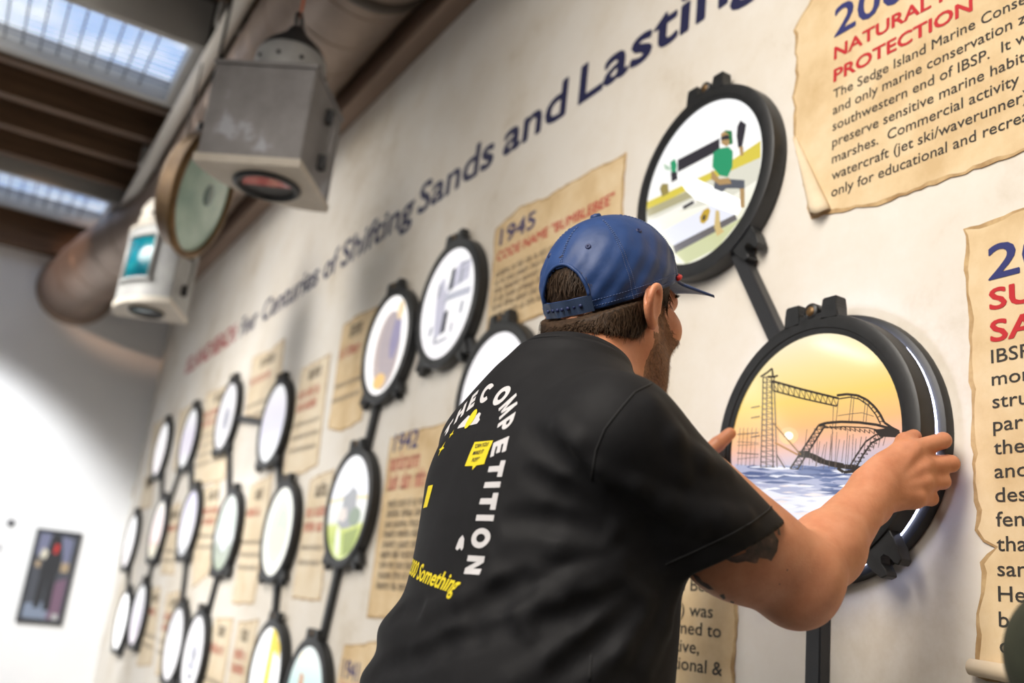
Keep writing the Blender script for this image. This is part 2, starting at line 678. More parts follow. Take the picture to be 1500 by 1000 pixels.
# ---- ship lanterns hung from the ceiling
grey_metal = mat('weathered_grey_lantern_paint', (0.20, 0.195, 0.195), 0.55, 0.2)
noise_color(grey_metal, [(0.34, (0.17, 0.16, 0.16)), (0.60, (0.235, 0.225, 0.225)), (0.66, (0.36, 0.365, 0.40))], 7, 5, 0.6, bump=0.2, bscale=40)
cream = mat('cream_enamel', (0.60, 0.55, 0.47), 0.5)
noise_color(cream, [(0.3, (0.44, 0.39, 0.32)), (0.7, (0.58, 0.53, 0.46))], 8, 5)
pale_grey = mat('pale_grey_paint', (0.44, 0.44, 0.44), 0.55, 0.1)
noise_color(pale_grey, [(0.3, (0.26, 0.26, 0.26)), (0.7, (0.38, 0.38, 0.37))], 10, 5)
dark_metal = mat('dark_fitting', (0.04, 0.04, 0.042), 0.5, 0.5)
brass = mat('aged_brass', (0.22, 0.13, 0.055), 0.45, 0.7)
noise_color(brass, [(0.3, (0.10, 0.055, 0.022)), (0.7, (0.22, 0.135, 0.06))], 12, 5)
red_glass = mat('red_glass', (0.30, 0.005, 0.008), 0.1, emit=(0.5, 0.0, 0.005), estr=0.10)
teal_glass = mat('teal_glass', (0.0, 0.20, 0.26), 0.15, coat=0.2)
noise_color(teal_glass, [(0.35, (0.0, 0.12, 0.18)), (0.65, (0.01, 0.28, 0.32))], 9, 3)
green_glass = mat('pale_green_glass', (0.36, 0.52, 0.44), 0.25, coat=0.4)
noise_color(green_glass, [(0.35, (0.30, 0.46, 0.39)), (0.65, (0.44, 0.60, 0.51))], 8, 4)
red_wire = mat('orange_wire', (0.6, 0.12, 0.02), 0.6)


def sector(a, n=22):
    """plan of a sidelight: two flat sides meeting at the origin and a curved front of radius a"""
    return [(0, 0)] + [(a * math.cos(math.pi / 2 * i / n), a * math.sin(math.pi / 2 * i / n)) for i in range(n + 1)]


def lantern(name, label, corner, rotz, a, h, metal, window, glass, port, flip=False):
    """corner: lower end of the edge where the two flat sides meet"""
    root = tag(empty(name, corner), label, 'lantern')
    root.rotation_euler = (0, 0, rotz)

    def part(nm, bm, mats, par=root, smooth=False):
        o = bm_obj(nm, bm, mats, par, smooth)
        return o
    bm = bmesh.new()
    add_prism(bm, sector(a), (0, 0, 0.02), (1, 0, 0), (0, 1, 0), (0, 0, 1), h - 0.02)
    bmesh.ops.bevel(bm, geom=[e for e in bm.edges if e.calc_length() > h * 0.5 and abs(e.verts[0].co.x) + abs(e.verts[0].co.y) < a * 1.05], offset=0.004, segments=2, affect='EDGES')
    part('housing', bm, [metal])
    bm = bmesh.new()
    add_prism(bm, [(p[0] * 1.035 - 0.004, p[1] * 1.035 - 0.004) for p in sector(a)], (0, 0, 0), (1, 0, 0), (0, 1, 0), (0, 0, 1), 0.024)
    bot = part('bottom_plate', bm, [cream])
    c = Vector((a * 0.44, a * 0.44, 0))
    bm = bmesh.new()
    add_lathe(bm, [(port, 0.004), (port * 1.16, 0.004), (port * 1.20, -0.006), (port * 1.10, -0.012), (port, -0.012), (port * 0.98, 0.003)], c, (0, 0, 1), 40)
    part('port_ring', bm, [dark_metal], bot, True)
    bm = bmesh.new()
    add_lathe(bm, [(port * 0.99, -0.002), (0, -0.0021)], c, (0, 0, 1), 40)
    pg = part('port_dark_inside', bm, [dark_metal], bot)  # flat dark disc painting the shaded inside of the port
    bm = bmesh.new()
    vs = [bm.verts.new(c + Vector((port * 0.86 * math.cos(u), port * 0.86 * math.sin(u), -0.0028))) for u in [R(75) - rotz - R(90) + R(90) + math.pi * i / 24 + R(75) for i in range(25)]]
    bm.faces.new(vs)
    part('glass_half', bm, [glass], pg)  # half disc of glass colour, the part left outside the painted dark
    # lid, chimney, cap and hanging ring
    bm = bmesh.new()
    add_prism(bm, [(p[0] * 1.03 - 0.003, p[1] * 1.03 - 0.003) for p in sector(a)], (0, 0, h), (1, 0, 0), (0, 1, 0), (0, 0, 1), 0.012)
    part('lid', bm, [cream if window else metal])
    t = Vector((a * 0.44, a * 0.44, h + 0.012))
    r = a * 0.36
    bm = bmesh.new()
    add_lathe(bm, [(0, 0), (r, 0), (r * 1.02, a * 0.06), (r * 0.97, a * 0.30), (r * 0.9, a * 0.34), (0, a * 0.34)], t, (0, 0, 1), 36)
    ch = part('chimney', bm, [pale_grey if not window else cream])
    bm = bmesh.new()
    for k in range(10):
        q = t + Vector((math.cos(k * 0.628), math.sin(k * 0.628), 0)) * r + Vector((0, 0, a * 0.17))
        add_lathe(bm, [(0.0, 0.006), (0.006, 0.003), (0.007, -0.002)], q, Vector((math.cos(k * 0.628), math.sin(k * 0.628), 0)), 10)
    part('rivet', bm, [dark_metal], ch)
    bm = bmesh.new()
    add_lathe(bm, [(r * 0.92, a * 0.34), (r * 0.80, a * 0.42), (r * 0.34, a * 0.58), (r * 0.22, a * 0.66), (0, a * 0.68)], t, (0, 0, 1), 32)
    part('cone_cap', bm, [dark_metal if not window else cream], root)
    bm = bmesh.new()
    cc = t + Vector((0, 0, a * 0.75))
    add_tube(bm, [cc + Vector((math.cos(u) * 0.026, 0, math.sin(u) * 0.026)) for u in [2 * math.pi * i / 20 for i in range(20)]], 0.006, 8, closed=True)
    part('hanging_ring', bm, [dark_metal], root)
    bm = bmesh.new()
    add_tube(bm, [cc + Vector((0, 0, 0.02)), Vector((cc.x, cc.y, CZ - corner[2] + 0.0))], 0.004, 8)
    part('hanging_cable', bm, [dark_metal if window else red_wire], root)
    # handle on the flat side facing the wall (local y = 0 side)
    x = a * 0.52

    def side(u, v, z):
        return (v, u, z) if flip else (u, v, z)
    for z in (h * 0.30, h * 0.78):
        bm = bmesh.new()
        p0_, p1_ = side(x - 0.012, -0.022, z - 0.022), side(x + 0.012, 0.002, z + 0.022)
        add_box(bm, [min(u, v) for u, v in zip(p0_, p1_)], [max(u, v) for u, v in zip(p0_, p1_)], 0, 0.003)
        hd_ = part('handle_bracket', bm, [dark_metal])
    bm = bmesh.new()
    add_tube(bm, [side(x, -0.02, h * 0.30), side(x, -0.026, h * 0.45), side(x, -0.026, h * 0.65), side(x, -0.02, h * 0.78)], 0.008, 10)
    part('handle', bm, [metal], hd_)
    if window:
        bm = bmesh.new()
        n = 14
        a0, a1 = R(38), R(70)
        for i in range(n):
            u, v = a0 + (a1 - a0) * i / n, a0 + (a1 - a0) * (i + 1) / n
            for (ra, flip) in ((a * 1.012, False),):
                q = [Vector((ra * math.cos(w), ra * math.sin(w), z)) for w, z in ((u, h * 0.30), (v, h * 0.30), (v, h * 0.86), (u, h * 0.86))]
                f = bm.faces.new([bm.verts.new(p) for p in q])
                f.smooth = True
        bmesh.ops.remove_doubles(bm, verts=bm.verts, dist=1e-5)
        o = part('lens_window', bm, [teal_glass])
        o.modifiers.new('thickness', 'SOLIDIFY').thickness = 0.006
        bm = bmesh.new()
        for z in (h * 0.29, h * 0.87):
            add_tube(bm, [(a * 1.015 * math.cos(w), a * 1.015 * math.sin(w), z) for w in [a0 - 0.05 + (a1 - a0 + 0.1) * i / 16 for i in range(17)]], 0.010, 8)
        for w in (a0, a1):
            add_tube(bm, [(a * 1.015 * math.cos(w), a * 1.015 * math.sin(w), z) for z in (h * 0.29, h * 0.87)], 0.010, 8)
        part('window_rim', bm, [pale_grey], root)
    return root


lantern('ship_lantern', 'weathered grey quarter-round ship lantern with a red port in its base', (0.613, 2.39, 2.397), R(55), 0.292, 0.305, grey_metal, False, red_glass, 0.080)
lantern('ship_lantern', 'pale ship lantern with a tall teal glass window, hung beside the duct end', (0.70, 4.08, 2.325), R(155), 0.29, 0.33, pale_grey, True, teal_glass, 0.06, True)

# round signal lamp with a pale green glass
sl = tag(empty('signal_lamp', (0.529, 3.312, 2.609)), 'round signal lamp with pale green glass and brass rim', 'lamp')
n_ = Vector((0.84, -0.50, -0.20)).normalized()
bm = bmesh.new()
add_lathe(bm, [(0.0, -0.075), (0.19, -0.07), (0.212, -0.05), (0.218, -0.01), (0.236, 0.0), (0.236, 0.018), (0.216, 0.022), (0.210, 0.008)], (0, 0, 0), n_, 56)
bm_obj('drum', bm, [brass], sl)
bm = bmesh.new()
add_lathe(bm, [(0.214, 0.006), (0.17, 0.018), (0.08, 0.026), (0.0, 0.029)], (0, 0, 0), n_, 56)
g = bm_obj('glass', bm, [green_glass], sl)
bm = bmesh.new()
add_lathe(bm, [(0.040, 0.0285), (0.03, 0.031), (0.0, 0.032)], (0, 0, 0), n_, 24)
bm_obj('lens_centre', bm, [mat('dark_green_bullseye', (0.10, 0.17, 0.16), 0.2)], g)
bm = bmesh.new()
add_tube(bm, [(-0.03, 0.05, 0.235), (-0.03, 0.06, 0.28), (-0.03, 0.06, CZ - 2.609)], 0.006, 8)
add_box(bm, (-0.055, 0.02, 0.215), (-0.005, 0.08, 0.275), 0, 0.005)
bm_obj('hanging_cable', bm, [dark_metal], sl)


# ------------------------------------------------------------------ lettering, parchments and lit portholes on the exhibit wall
navy = mat('navy_vinyl', (0.012, 0.014, 0.062), 0.6)
red_v = mat('red_vinyl', (0.36, 0.02, 0.03), 0.6)
navy_ink = mat('navy_print', (0.018, 0.024, 0.14), 0.7)
red_ink = mat('red_print', (0.48, 0.012, 0.018), 0.7)
black_ink = mat('black_print', (0.03, 0.026, 0.022), 0.75)
brown_ink = mat('brown_grey_print', (0.16, 0.125, 0.09), 0.8)
TX = WX - 0.0008


def wall_text(name, s, y_left, z, cap, m, parent=None, width=None, sx=1.0, bold=0.0, X=TX, spacing=1.0):
    """printed line: starts at y_left (reading towards -y), capital height cap; width stretches it to fit"""
    weight = bold
    v, f = text_polys(s, 0.0, spacing)
    k = cap / 0.72
    w = (v[:, 0].max() - v[:, 0].min()) * k
    if width:
        sx = width / w
    offs = [(0.0, 0.0)]
    if weight:
        offs += [(weight * c_, weight * d_) for c_, d_ in ((-1, 0), (1, 0), (-0.5, 0.7), (0.5, 0.7), (-0.5, -0.7), (0.5, -0.7))]
    V, F = [], []
    for i, (du, dv) in enumerate(offs):
        o_ = len(V)
        V += [(X - i * 0.00002, y_left - (a - v[:, 0].min()) * k * sx - du * k, z + (b + dv) * k) for a, b in v]
        F += [tuple(j + o_ for j in g[::-1]) for g in f]
    o = mesh_obj(name, V, F, [m], None)
    if parent is not None:
        child(o, parent)
    return o


head = tag(empty('wall_heading', (WX, 3.5, 2.55)), 'long navy and red lettering slanting across the top of the exhibit wall', 'lettering')
WORDS = [('ISLAND', (271, 550), (308, 522), red_v), ('BEACH:', (311, 520), (345, 494), red_v), ('Four', (352, 489), (376, 471), navy), ('Centuries', (384, 466), (464, 417), navy), ('of', (473, 411), (492, 397), navy),
         ('Shifting', (499, 392), (604, 317), navy), ('Sands', (612, 312), (722, 232), navy), ('and', (738, 221), (828, 158), navy)]
ZB = 2.548
for s, a, b, m in WORDS:
    ya, yb = on_wall(*a, WX)[1], on_wall(*b, WX)[1]
    wall_text('word', s, ya, ZB, 0.112, m, head, width=ya - yb, bold=0.030)
ya, yb = on_wall(849, 144, WX)[1], on_wall(1010, 31, WX)[1]
v_, f_ = text_polys('Lasti', 0.012)
w5 = (v_[:, 0].max() - v_[:, 0].min())
v_, f_ = text_polys('Lasting', 0.012)
w7 = (v_[:, 0].max() - v_[:, 0].min())
wall_text('word', 'Lasting', ya, ZB, 0.112, navy, head, width=(ya - yb) * w7 / w5, bold=0.030)

# ---- parchments
paper = mat('aged_parchment', (0.72, 0.55, 0.33), 0.75)
noise_color(paper, [(0.32, (0.58, 0.41, 0.215)), (0.50, (0.685, 0.515, 0.30)), (0.68, (0.75, 0.60, 0.39))], 9, 7, 0.62, bump=0.08, bscale=50)
paper_pale = mat('pale_parchment', (0.70, 0.58, 0.42), 0.75)
noise_color(paper_pale, [(0.32, (0.60, 0.47, 0.30)), (0.68, (0.72, 0.60, 0.43))], 9, 7, 0.62)
paper_far = mat('faded_parchment', (0.72, 0.62, 0.46), 0.75)
noise_color(paper_far, [(0.32, (0.64, 0.52, 0.35)), (0.50, (0.70, 0.59, 0.43)), (0.68, (0.73, 0.64, 0.49))], 7, 7, 0.62)
faded_red = mat('faded_red_print', (0.56, 0.20, 0.14), 0.8)
faded_grey = mat('faded_grey_print', (0.33, 0.28, 0.22), 0.8)
edge_mat = mat('scorched_paper_edge', (0.42, 0.26, 0.11), 0.8)
noise_color(edge_mat, [(0.35, (0.34, 0.205, 0.085)), (0.65, (0.55, 0.38, 0.19))], 40, 4)


def torn_outline(corners, amp, seed, step=0.012):
    rng = random.Random(seed)
    out = []
    n = len(corners)
    for i in range(n):
        a, b = Vector(corners[i]), Vector(corners[(i + 1) % n])
        L = (b - a).length
        m = max(2, int(L / step))
        d = (b - a) / L
        nn = Vector((-d.y, d.x))
        w = 0
        for k in range(m):
            w = w * 0.7 + rng.uniform(-1, 1) * amp * 0.6
            t = k / m
            out.append(a + d * (L * t) + nn * (w if k else 0))
    return out


def parchment(label, corners, seed, m=None, amp=0.004, thick=0.0022, group=None):
    """corners: (y, z) clockwise as seen from the room"""
    m = m or paper
    cy = sum(c[0] for c in corners) / len(corners)
    cz = sum(c[1] for c in corners) / len(corners)
    root = tag(empty('parchment', (WX, cy, cz)), label, 'parchment', group)
    ol = torn_outline(corners, amp, seed)
    n = len(ol)
    area = sum(ol[i].x * ol[(i + 1) % n].y - ol[(i + 1) % n].x * ol[i].y for i in range(n))
    sg = 1 if area > 0 else -1
    inn = []
    for i, p in enumerate(ol):
        t = (ol[(i + 1) % n] - ol[i - 1]).normalized()
        inn.append(p + Vector((-t.y, t.x)) * sg * (0.0055 + 0.002 * math.sin(i * 0.9 + seed)))
    V = [(WX - thick, p.x, p.y) for p in ol] + [(WX - thick - 0.0002, p.x, p.y) for p in inn] + [(WX - 0.0001, p.x, p.y) for p in ol]
    F, M = [], []
    for i in range(n):
        j = (i + 1) % n
        F.append((2 * n + i, 2 * n + j, j, i))
        M.append(1)
    from mathutils.geometry import tessellate_polygon
    for base, pts, mi in ((0, ol, 1), (n, inn, 0)):
        for t in tessellate_polygon([[Vector((p.x, p.y, 0)) for p in pts]]):
            F.append(tuple(base + i for i in t))
            M.append(mi)
    me = bpy.data.meshes.new('sheet')
    me.from_pydata(V, [], F)
    me.polygons.foreach_set('material_index', np.array(M, dtype=np.int32))
    bmc = bmesh.new()
    bmc.from_mesh(me)
    for f_ in bmc.faces:
        f_.normal_update()
        if abs(f_.normal.x) > 0.9 and f_.normal.x > 0:
            f_.normal_flip()
    bmc.to_mesh(me)
    bmc.free()
    child(link_mesh('sheet', me, [m, edge_mat]), root)
    return root


def illegible(name, y0, z0, width, lines, pitch, xh, m, seed, parent, X, ragged=0.25, bold=0.16):
    """rows of small strokes standing for print too blurred to read"""
    rng = random.Random(seed)
    fl = Flat()
    for i in range(lines):
        z = z0 - i * pitch
        u, W = 0.0, width * (1 - rng.random() * ragged)
        while u < W:
            n = rng.randint(2, 8)
            for k in range(n):
                w = xh * rng.uniform(0.55, 0.85)
                if u + w > W:
                    break
                t = xh * bold
                h = xh * (1.4 if rng.random() < 0.25 else 1.0)
                rects = [(u, 0, u + t, h), (u + w * 0.62, 0, u + w * 0.62 + t, xh)]
                rects.append((u, xh - t, u + w * 0.7, xh) if rng.random() < 0.6 else (u, 0, u + w * 0.7, t))
                for (a, b, c, d) in rects:
                    fl.add([(X, y0 - a, z + b), (X, y0 - c, z + b), (X, y0 - c, z + d), (X, y0 - a, z + d)], [(0, 3, 2, 1)], 0)
                u += w
            u += xh * 0.55
    return child(fl.build(name, [m]), parent)


def wq(*px):
    return [tuple(on_wall(x, y, WX)[1:3]) for x, y in px]


PX = WX - 0.0030
# near upper right: natural resource protection
q = wq((1163, 46), (1165, 205), (1191, 320))
q2 = wq((1215, 314), (1275, 303), (1340, 280), (1499, 222))
c = [(q[0][0], q[0][1]), (q[0][0] - 0.08, q[0][1] + 0.085), (0.40, 2.55), (0.40, q2[3][1]), q2[3], q2[2], q2[1], q2[0], (q[2][0] + 0.003, q[2][1]), (q[1][0], q[1][1])]
p = parchment('large curled parchment headed 200 and NATURAL, above the sunset porthole at upper right', c, 3, amp=0.006, group=None)
y0, = [on_wall(1224, 85, WX)[1]]
zt = lambda x, y: on_wall(x, y, WX)[2]
wall_text('year', '200', y0, zt(1228, 53), 0.060, navy_ink, p, sx=1.2, bold=0.02, X=PX)
wall_text('title', 'NATURAL RESOURCE', y0, zt(1226, 87), 0.0245, red_ink, p, sx=1.25, bold=0.034, X=PX)
wall_text('title', 'PROTECTION', y0, zt(1225, 120), 0.0245, red_ink, p, sx=1.25, bold=0.034, X=PX)
LA = ['The Sedge Island Marine Conservation', 'and only marine conservation zone', 'southwestern end of IBSP.  It was', 'preserve sensitive marine habitats', 'marshes.  Commercial activity', 'watercraft (jet ski/waverunner)', 'only for educational and recreational']
za, zb = zt(1224, 145), zt(1221, 289)
for i, s in enumerate(LA):
    wall_text('body_text', s, y0 + 0.001, za + (zb - za) * i / 6, 0.0182, black_ink, p, sx=1.06, bold=0.006, X=PX)
# its curled corner
bm = bmesh.new()
rows = []
for i in range(13):
    t = i / 12
    yy, zz = q[1][0] + (q[2][0] - q[1][0]) * t, q[1][1] + (q[2][1] - q[1][1]) * t
    wdt = 0.004 + 0.030 * t
    rows.append([bm.verts.new((WX - 0.003 - 0.018 * math.sin(math.pi * k / 8) * (0.3 + 0.7 * t), yy - wdt * (1 - math.cos(math.pi * k / 8)) / 2 * 1.2, zz + 0.004 * math.sin(k))) for k in range(9)])
for a, b in zip(rows[:-1], rows[1:]):
    for k in range(8):
        bm.faces.new((a[k], a[k + 1], b[k + 1], b[k]))
o = bm_obj('curled_edge', bm, [paper_pale], None, True)
o.modifiers.new('thickness', 'SOLIDIFY').thickness = 0.0012
child(o, p)

# near right: superstorm
qa, qb, qc, qd = wq((1412, 336), (1420, 560), (1436, 800), (1433, 985))
c = [qa, (0.24, qa[1] + 0.02), (0.24, qd[1] - 0.02), (qd[0], qd[1] - 0.005), (qc[0], qc[1] - 0.02), (qc[0] - 0.022, qc[1] - 0.002), (qc[0] + 0.006, qc[1] + 0.02), qb]
p = parchment('tall parchment at the right edge headed 2 SU SA in blue and red', c, 11, amp=0.0045)
y0 = on_wall(1451, 411, WX)[1]
wall_text('year', '2012', y0, zt(1450, 411), 0.050, navy_ink, p, sx=1.4, bold=0.02, X=PX)
wall_text('title', 'SUPERSTORM', y0, zt(1451, 455), 0.0300, red_ink, p, sx=1.42, bold=0.03, X=PX)
wall_text('title', 'SANDY', y0, zt(1451, 502), 0.0300, red_ink, p, sx=1.42, bold=0.03, X=PX)
za, zb = zt(1452, 533), zt(1468, 958)
for i, s in enumerate(['IBSP', 'mon', 'stru', 'park', 'the', 'and', 'des', 'fen', 'tha', 'san', 'Hei', 'be', 'd']):
    wall_text('body_text', s, y0 + 0.0005, za + (zb - za) * i / 12.05, 0.0190, black_ink, p, sx=1.2, bold=0.006, X=PX)
bm = bmesh.new()
add_tube(bm, [(WX - 0.012, qd[0] + 0.002, qd[1] + 0.006), (WX - 0.014, 0.60, qd[1] - 0.004), (WX - 0.014, 0.25, qd[1] - 0.014)], [0.010, 0.012, 0.012], 14)
child(bm_obj('rolled_edge', bm, [paper_pale]), p)

# behind the arm: the park parchment
q = wq((1083, 845), (1078, 1000))
c = [(q[0][0] + 0.30, q[0][1] + 0.13), (q[0][0] + 0.002, q[0][1] + 0.13), (q[1][0], q[1][1] - 0.10), (q[1][0] + 0.30, q[1][1] - 0.10)]
p = parchment('parchment seen between the man and his bent arm, below the frames', c, 17)
for s, pr_, pl in (('Island Beach', (1066, 868), None), ('(IBSP) was', (1046, 905), None), ('was formed to', (1058, 934), None), ('interpretive,', (1026, 958), None), ('recreational &', (1060, 990), None)):
    v, f = text_polys(s, 0.008)
    k = 0.0215 / 0.72 * 1.3
    w = (v[:, 0].max() - v[:, 0].min()) * k
    e = on_wall(*pr_, WX)
    wall_text('body_text', s, e[1] + w, e[2], 0.0215, black_ink, p, sx=1.3, bold=0.008, X=PX)

# 1945
q = wq((727, 336), (760, 305), (800, 290), (835, 268), (918, 223), (905, 430), (713, 486))
p = parchment('parchment headed 1945 CODE NAME BUMBLEBEE left of the blue cap', q, 21)
a = on_wall(733, 360, WX)
wall_text('year', '1945', a[1], a[2], 0.050, navy_ink, p, width=a[1] - on_wall(784, 336, WX)[1], bold=0.018, X=PX)
a = on_wall(729, 384, WX)
wall_text('title', 'CODE NAME "BUMBLEBEE"', a[1], a[2] , 0.028, red_ink, p, width=a[1] - on_wall(900, 302, WX)[1], bold=0.016, X=PX)
a, b = on_wall(727, 402, WX), on_wall(722, 458, WX)
illegible('body_text', a[1] - 0.005, a[2] - 0.012, 0.56, 6, (a[2] - b[2]) / 4.6, 0.015, brown_ink, 5, p, PX, 0.1)

# 1942
q = wq((573, 640), (655, 618), (655, 910), (538, 905))
p = parchment('parchment headed 1942 just left of the printed back of the t-shirt', q, 23)
a = on_wall(577, 662, WX)
wall_text('year', '1942', a[1], a[2], 0.056, navy_ink, p, width=a[1] - on_wall(612, 656, WX)[1], bold=0.018, X=PX)
a = on_wall(570, 697, WX)
illegible('title', a[1], a[2] + 0.012, 0.26, 1, 0.05, 0.038, faded_red, 6, p, PX, 0.0, 0.2)
a = on_wall(568, 722, WX)
illegible('title', a[1], a[2] + 0.006, 0.36, 1, 0.05, 0.038, faded_red, 7, p, PX, 0.0, 0.2)
a, b = on_wall(568, 744, WX), on_wall(548, 862, WX)
illegible('body_text', a[1] - 0.004, a[2], 0.36, 9, (a[2] - b[2]) / 8, 0.019, brown_ink, 8, p, PX, 0.05)

# the farther ones, print blurred beyond reading
FAR = [('narrow parchment headed 1941 at the bottom edge beside the man\'s hip', [(505, 945), (560, 938), (545, 1060), (480, 1075)], 1, '1941', True),
       ('arched parchment left of the mauve porthole, its right side hidden', [(503, 478), (524, 462), (556, 448), (530, 616), (500, 632), (481, 628)], 2, None, True),
       ('parchment with a notched lower corner between the two upper middle frames', [(443, 541), (485, 517), (466, 680), (440, 695), (414, 698)], 3, None, True),
       ('parchment with one raised corner above the linked pair of frames', [(371, 524), (396, 514), (418, 494), (405, 615), (359, 610)], 4, None, True),
       ('narrow parchment left of the green lawn porthole', [(455, 704), (490, 686), (470, 880), (428, 876)], 5, None, True),
       ('narrow parchment between the grey-green and cream portholes', [(368, 712), (400, 694), (372, 884), (340, 884)], 6, None, True),
       ('parchment half hidden behind the left frame of the linked pair', [(303, 578), (338, 562), (330, 702), (284, 712)], 7, None, True),
       ('parchment between the two far left columns of frames, mid height', [(247, 745), (264, 735), (255, 842), (236, 840)], 8, None, True),
       ('parchment with a torn lower tip right of the lavender porthole', [(300, 716), (322, 704), (312, 835), (282, 862), (283, 800)], 9, None, True),
       ('parchment low on the wall left of the yellow striped porthole', [(316, 906), (343, 904), (325, 1020), (292, 1020)], 10, None, True),
       ('low parchment just left of the yellow striped porthole frame', [(350, 911), (380, 906), (360, 1020), (330, 1020)], 11, None, True),
       ('small low parchment right of the leftmost lower frames', [(221, 862), (236, 860), (222, 975), (200, 975)], 12, None, True),
       ('small low parchment above left of the twin white portholes', [(246, 868), (263, 866), (250, 990), (228, 988)], 13, None, True),
       ('pale parchment behind the topmost frame of the leftmost column', [(226, 622), (246, 610), (238, 690), (214, 720)], 14, None, False),
       ('pale parchment behind the second highest frame from the left', [(263, 603), (290, 588), (280, 690), (254, 690)], 15, None, False),
       ('tiny parchment beside the far corner of the wall', [(190, 712), (198, 708), (195, 728), (185, 730)], 16, None, False),
       ('parchment between the leftmost two columns of frames, above the pink one', [(212, 700), (226, 695), (222, 742), (204, 748)], 17, None, False)]
for lab, px, sd, yr, txt in FAR:
    q = wq(*px)
    p = parchment(lab, q, 40 + sd, paper_far if sd > 2 else paper, amp=0.004)
    if not txt:
        continue
    yl, yr_ = q[0][0], min(c[0] for c in q)
    w = yl - yr_
    zt_, zb_ = min(q[0][1], q[1][1]), max(sorted(c[1] for c in q)[:2])
    H = zt_ - zb_
    if yr:
        wall_text('year', yr, yl - w * 0.08, zt_ - 0.09, 0.055, navy_ink, p, sx=1.0, bold=0.018, X=PX)
    else:
        illegible('year', yl - w * 0.28, zt_ - 0.065, w * 0.40, 1, 0.05, 0.042, brown_ink, sd, p, PX, 0.0, 0.2)
    illegible('title', yl - w * 0.08, zt_ - 0.135, w * 0.72, 2 if sd % 2 else 1, 0.052, 0.032, faded_red, sd + 50, p, PX, 0.2, 0.2)
    n = max(2, int((H - 0.27) / 0.054))
    illegible('body_text', yl - w * 0.08, zt_ - 0.25, w * 0.84, n, 0.052, 0.015, faded_grey, sd + 90, p, PX, 0.1)

# ---- portholes
RG, RO = 0.165, 0.195


def arc_pts(r, a0, a1, n):
    return [(r * math.cos(R(a0 + (a1 - a0) * i / n)), r * math.sin(R(a0 + (a1 - a0) * i / n))) for i in range(n + 1)]


EYV, EZV, EXV = (0, -1, 0), (0, 0, 1), (1, 0, 0)      # right, up and into the wall as a visitor sees them


def radial_poly(poly, ang):
    """poly in (tangent, radius) -> (right, up) at the clock angle ang (degrees from right, counter-clockwise)"""
    c, s = math.cos(R(ang)), math.sin(R(ang))
    return [(r * c - t * s, r * s + t * c) for t, r in poly]


def porthole_parts(root, x0, x1):
    """frame with hinge lugs on top and two forked latches below; x0..x1 is its depth"""
    bm = bmesh.new()
    add_lathe(bm, [(RG, x0 + 0.006), (RG, x0 + 0.001), (RG + 0.003, x0), (RG + 0.0085, x0), (RG + 0.009, x0 - 0.0015), (RO - 0.006, x0 - 0.0015), (RO - 0.001, x0 + 0.001), (RO, x0 + 0.006), (RO, x1), (RG, x1)], (0, 0, 0), EXV, 80, 0, True)
    fr = auto_smooth(bm_obj('frame', bm, [black], root), 40)
    for t in (-0.037, 0.037):
        bm = bmesh.new()
        w = 0.014
        add_prism(bm, radial_poly([(t - w * 1.25, RO - 0.012), (t + w * 1.25, RO - 0.012), (t + w, RO + 0.008), (t + w, RO + 0.024), (t - w, RO + 0.024), (t - w, RO + 0.008)], 90), (x0 - 0.0015, 0, 0), EYV, EZV, EXV, x1 - x0 - 0.006)
        bmesh.ops.bevel(bm, geom=list(bm.edges), offset=0.0022, segments=2, affect='EDGES')
        bm_obj('hinge_lug', bm, [black], root)
    bm = bmesh.new()
    add_prism(bm, radial_poly([(-0.030, RO - 0.010), (0.030, RO - 0.010), (0.024, RO + 0.002), (-0.024, RO + 0.002)], 90), (x0, 0, 0), EYV, EZV, EXV, x1 - x0 - 0.008)
    add_lathe(bm, [(0, x0 - 0.001), (0.0125, x0 - 0.001), (0.014, x0 + 0.002), (0.014, x1 - 0.008), (0, x1 - 0.008)], (0, 0, RO + 0.008), EXV, 24)
    hb = bm_obj('hinge_barrel', bm, [black], root)
    bm = bmesh.new()
    add_lathe(bm, [(0, x0 - 0.004), (0.004, x0 - 0.0035), (0.0075, x0 - 0.002), (0.0085, x0 - 0.0005)], (0, 0, RO + 0.008), EXV, 20)
    bm_obj('hinge_screw', bm, [brass], hb, True)
    for ang in (-52, -128):
        bm = bmesh.new()
        k = 1 if ang == -52 else -1
        fork = [(-0.030, RO - 0.008), (-0.026, RO + 0.022), (-0.020, RO + 0.040), (-0.010, RO + 0.043), (-0.007, RO + 0.036), (-0.009, RO + 0.024), (-0.004, RO + 0.016), (0.004, RO + 0.016), (0.009, RO + 0.024), (0.008, RO + 0.036), (0.012, RO + 0.043), (0.021, RO + 0.040), (0.026, RO + 0.022), (0.030, RO - 0.008)]
        add_prism(bm, radial_poly(fork, ang), (x0 + 0.004, 0, 0), EYV, EZV, EXV, x1 - x0 - 0.008)
        bmesh.ops.bevel(bm, geom=[e for e in bm.edges if e.calc_length() < 0.04], offset=0.0015, segments=1, affect='EDGES')
        bm_obj('latch', bm, [black], root)
    return fr


_em = {}


def glow(c, s=1.0):
    key = (tuple(c), s)
    if key not in _em:
        m = mat('backlit_film', (0.0, 0.0, 0.0), 0.08, emit=c, estr=s, spec=0.5)
        _em[key] = m
    return _em[key]


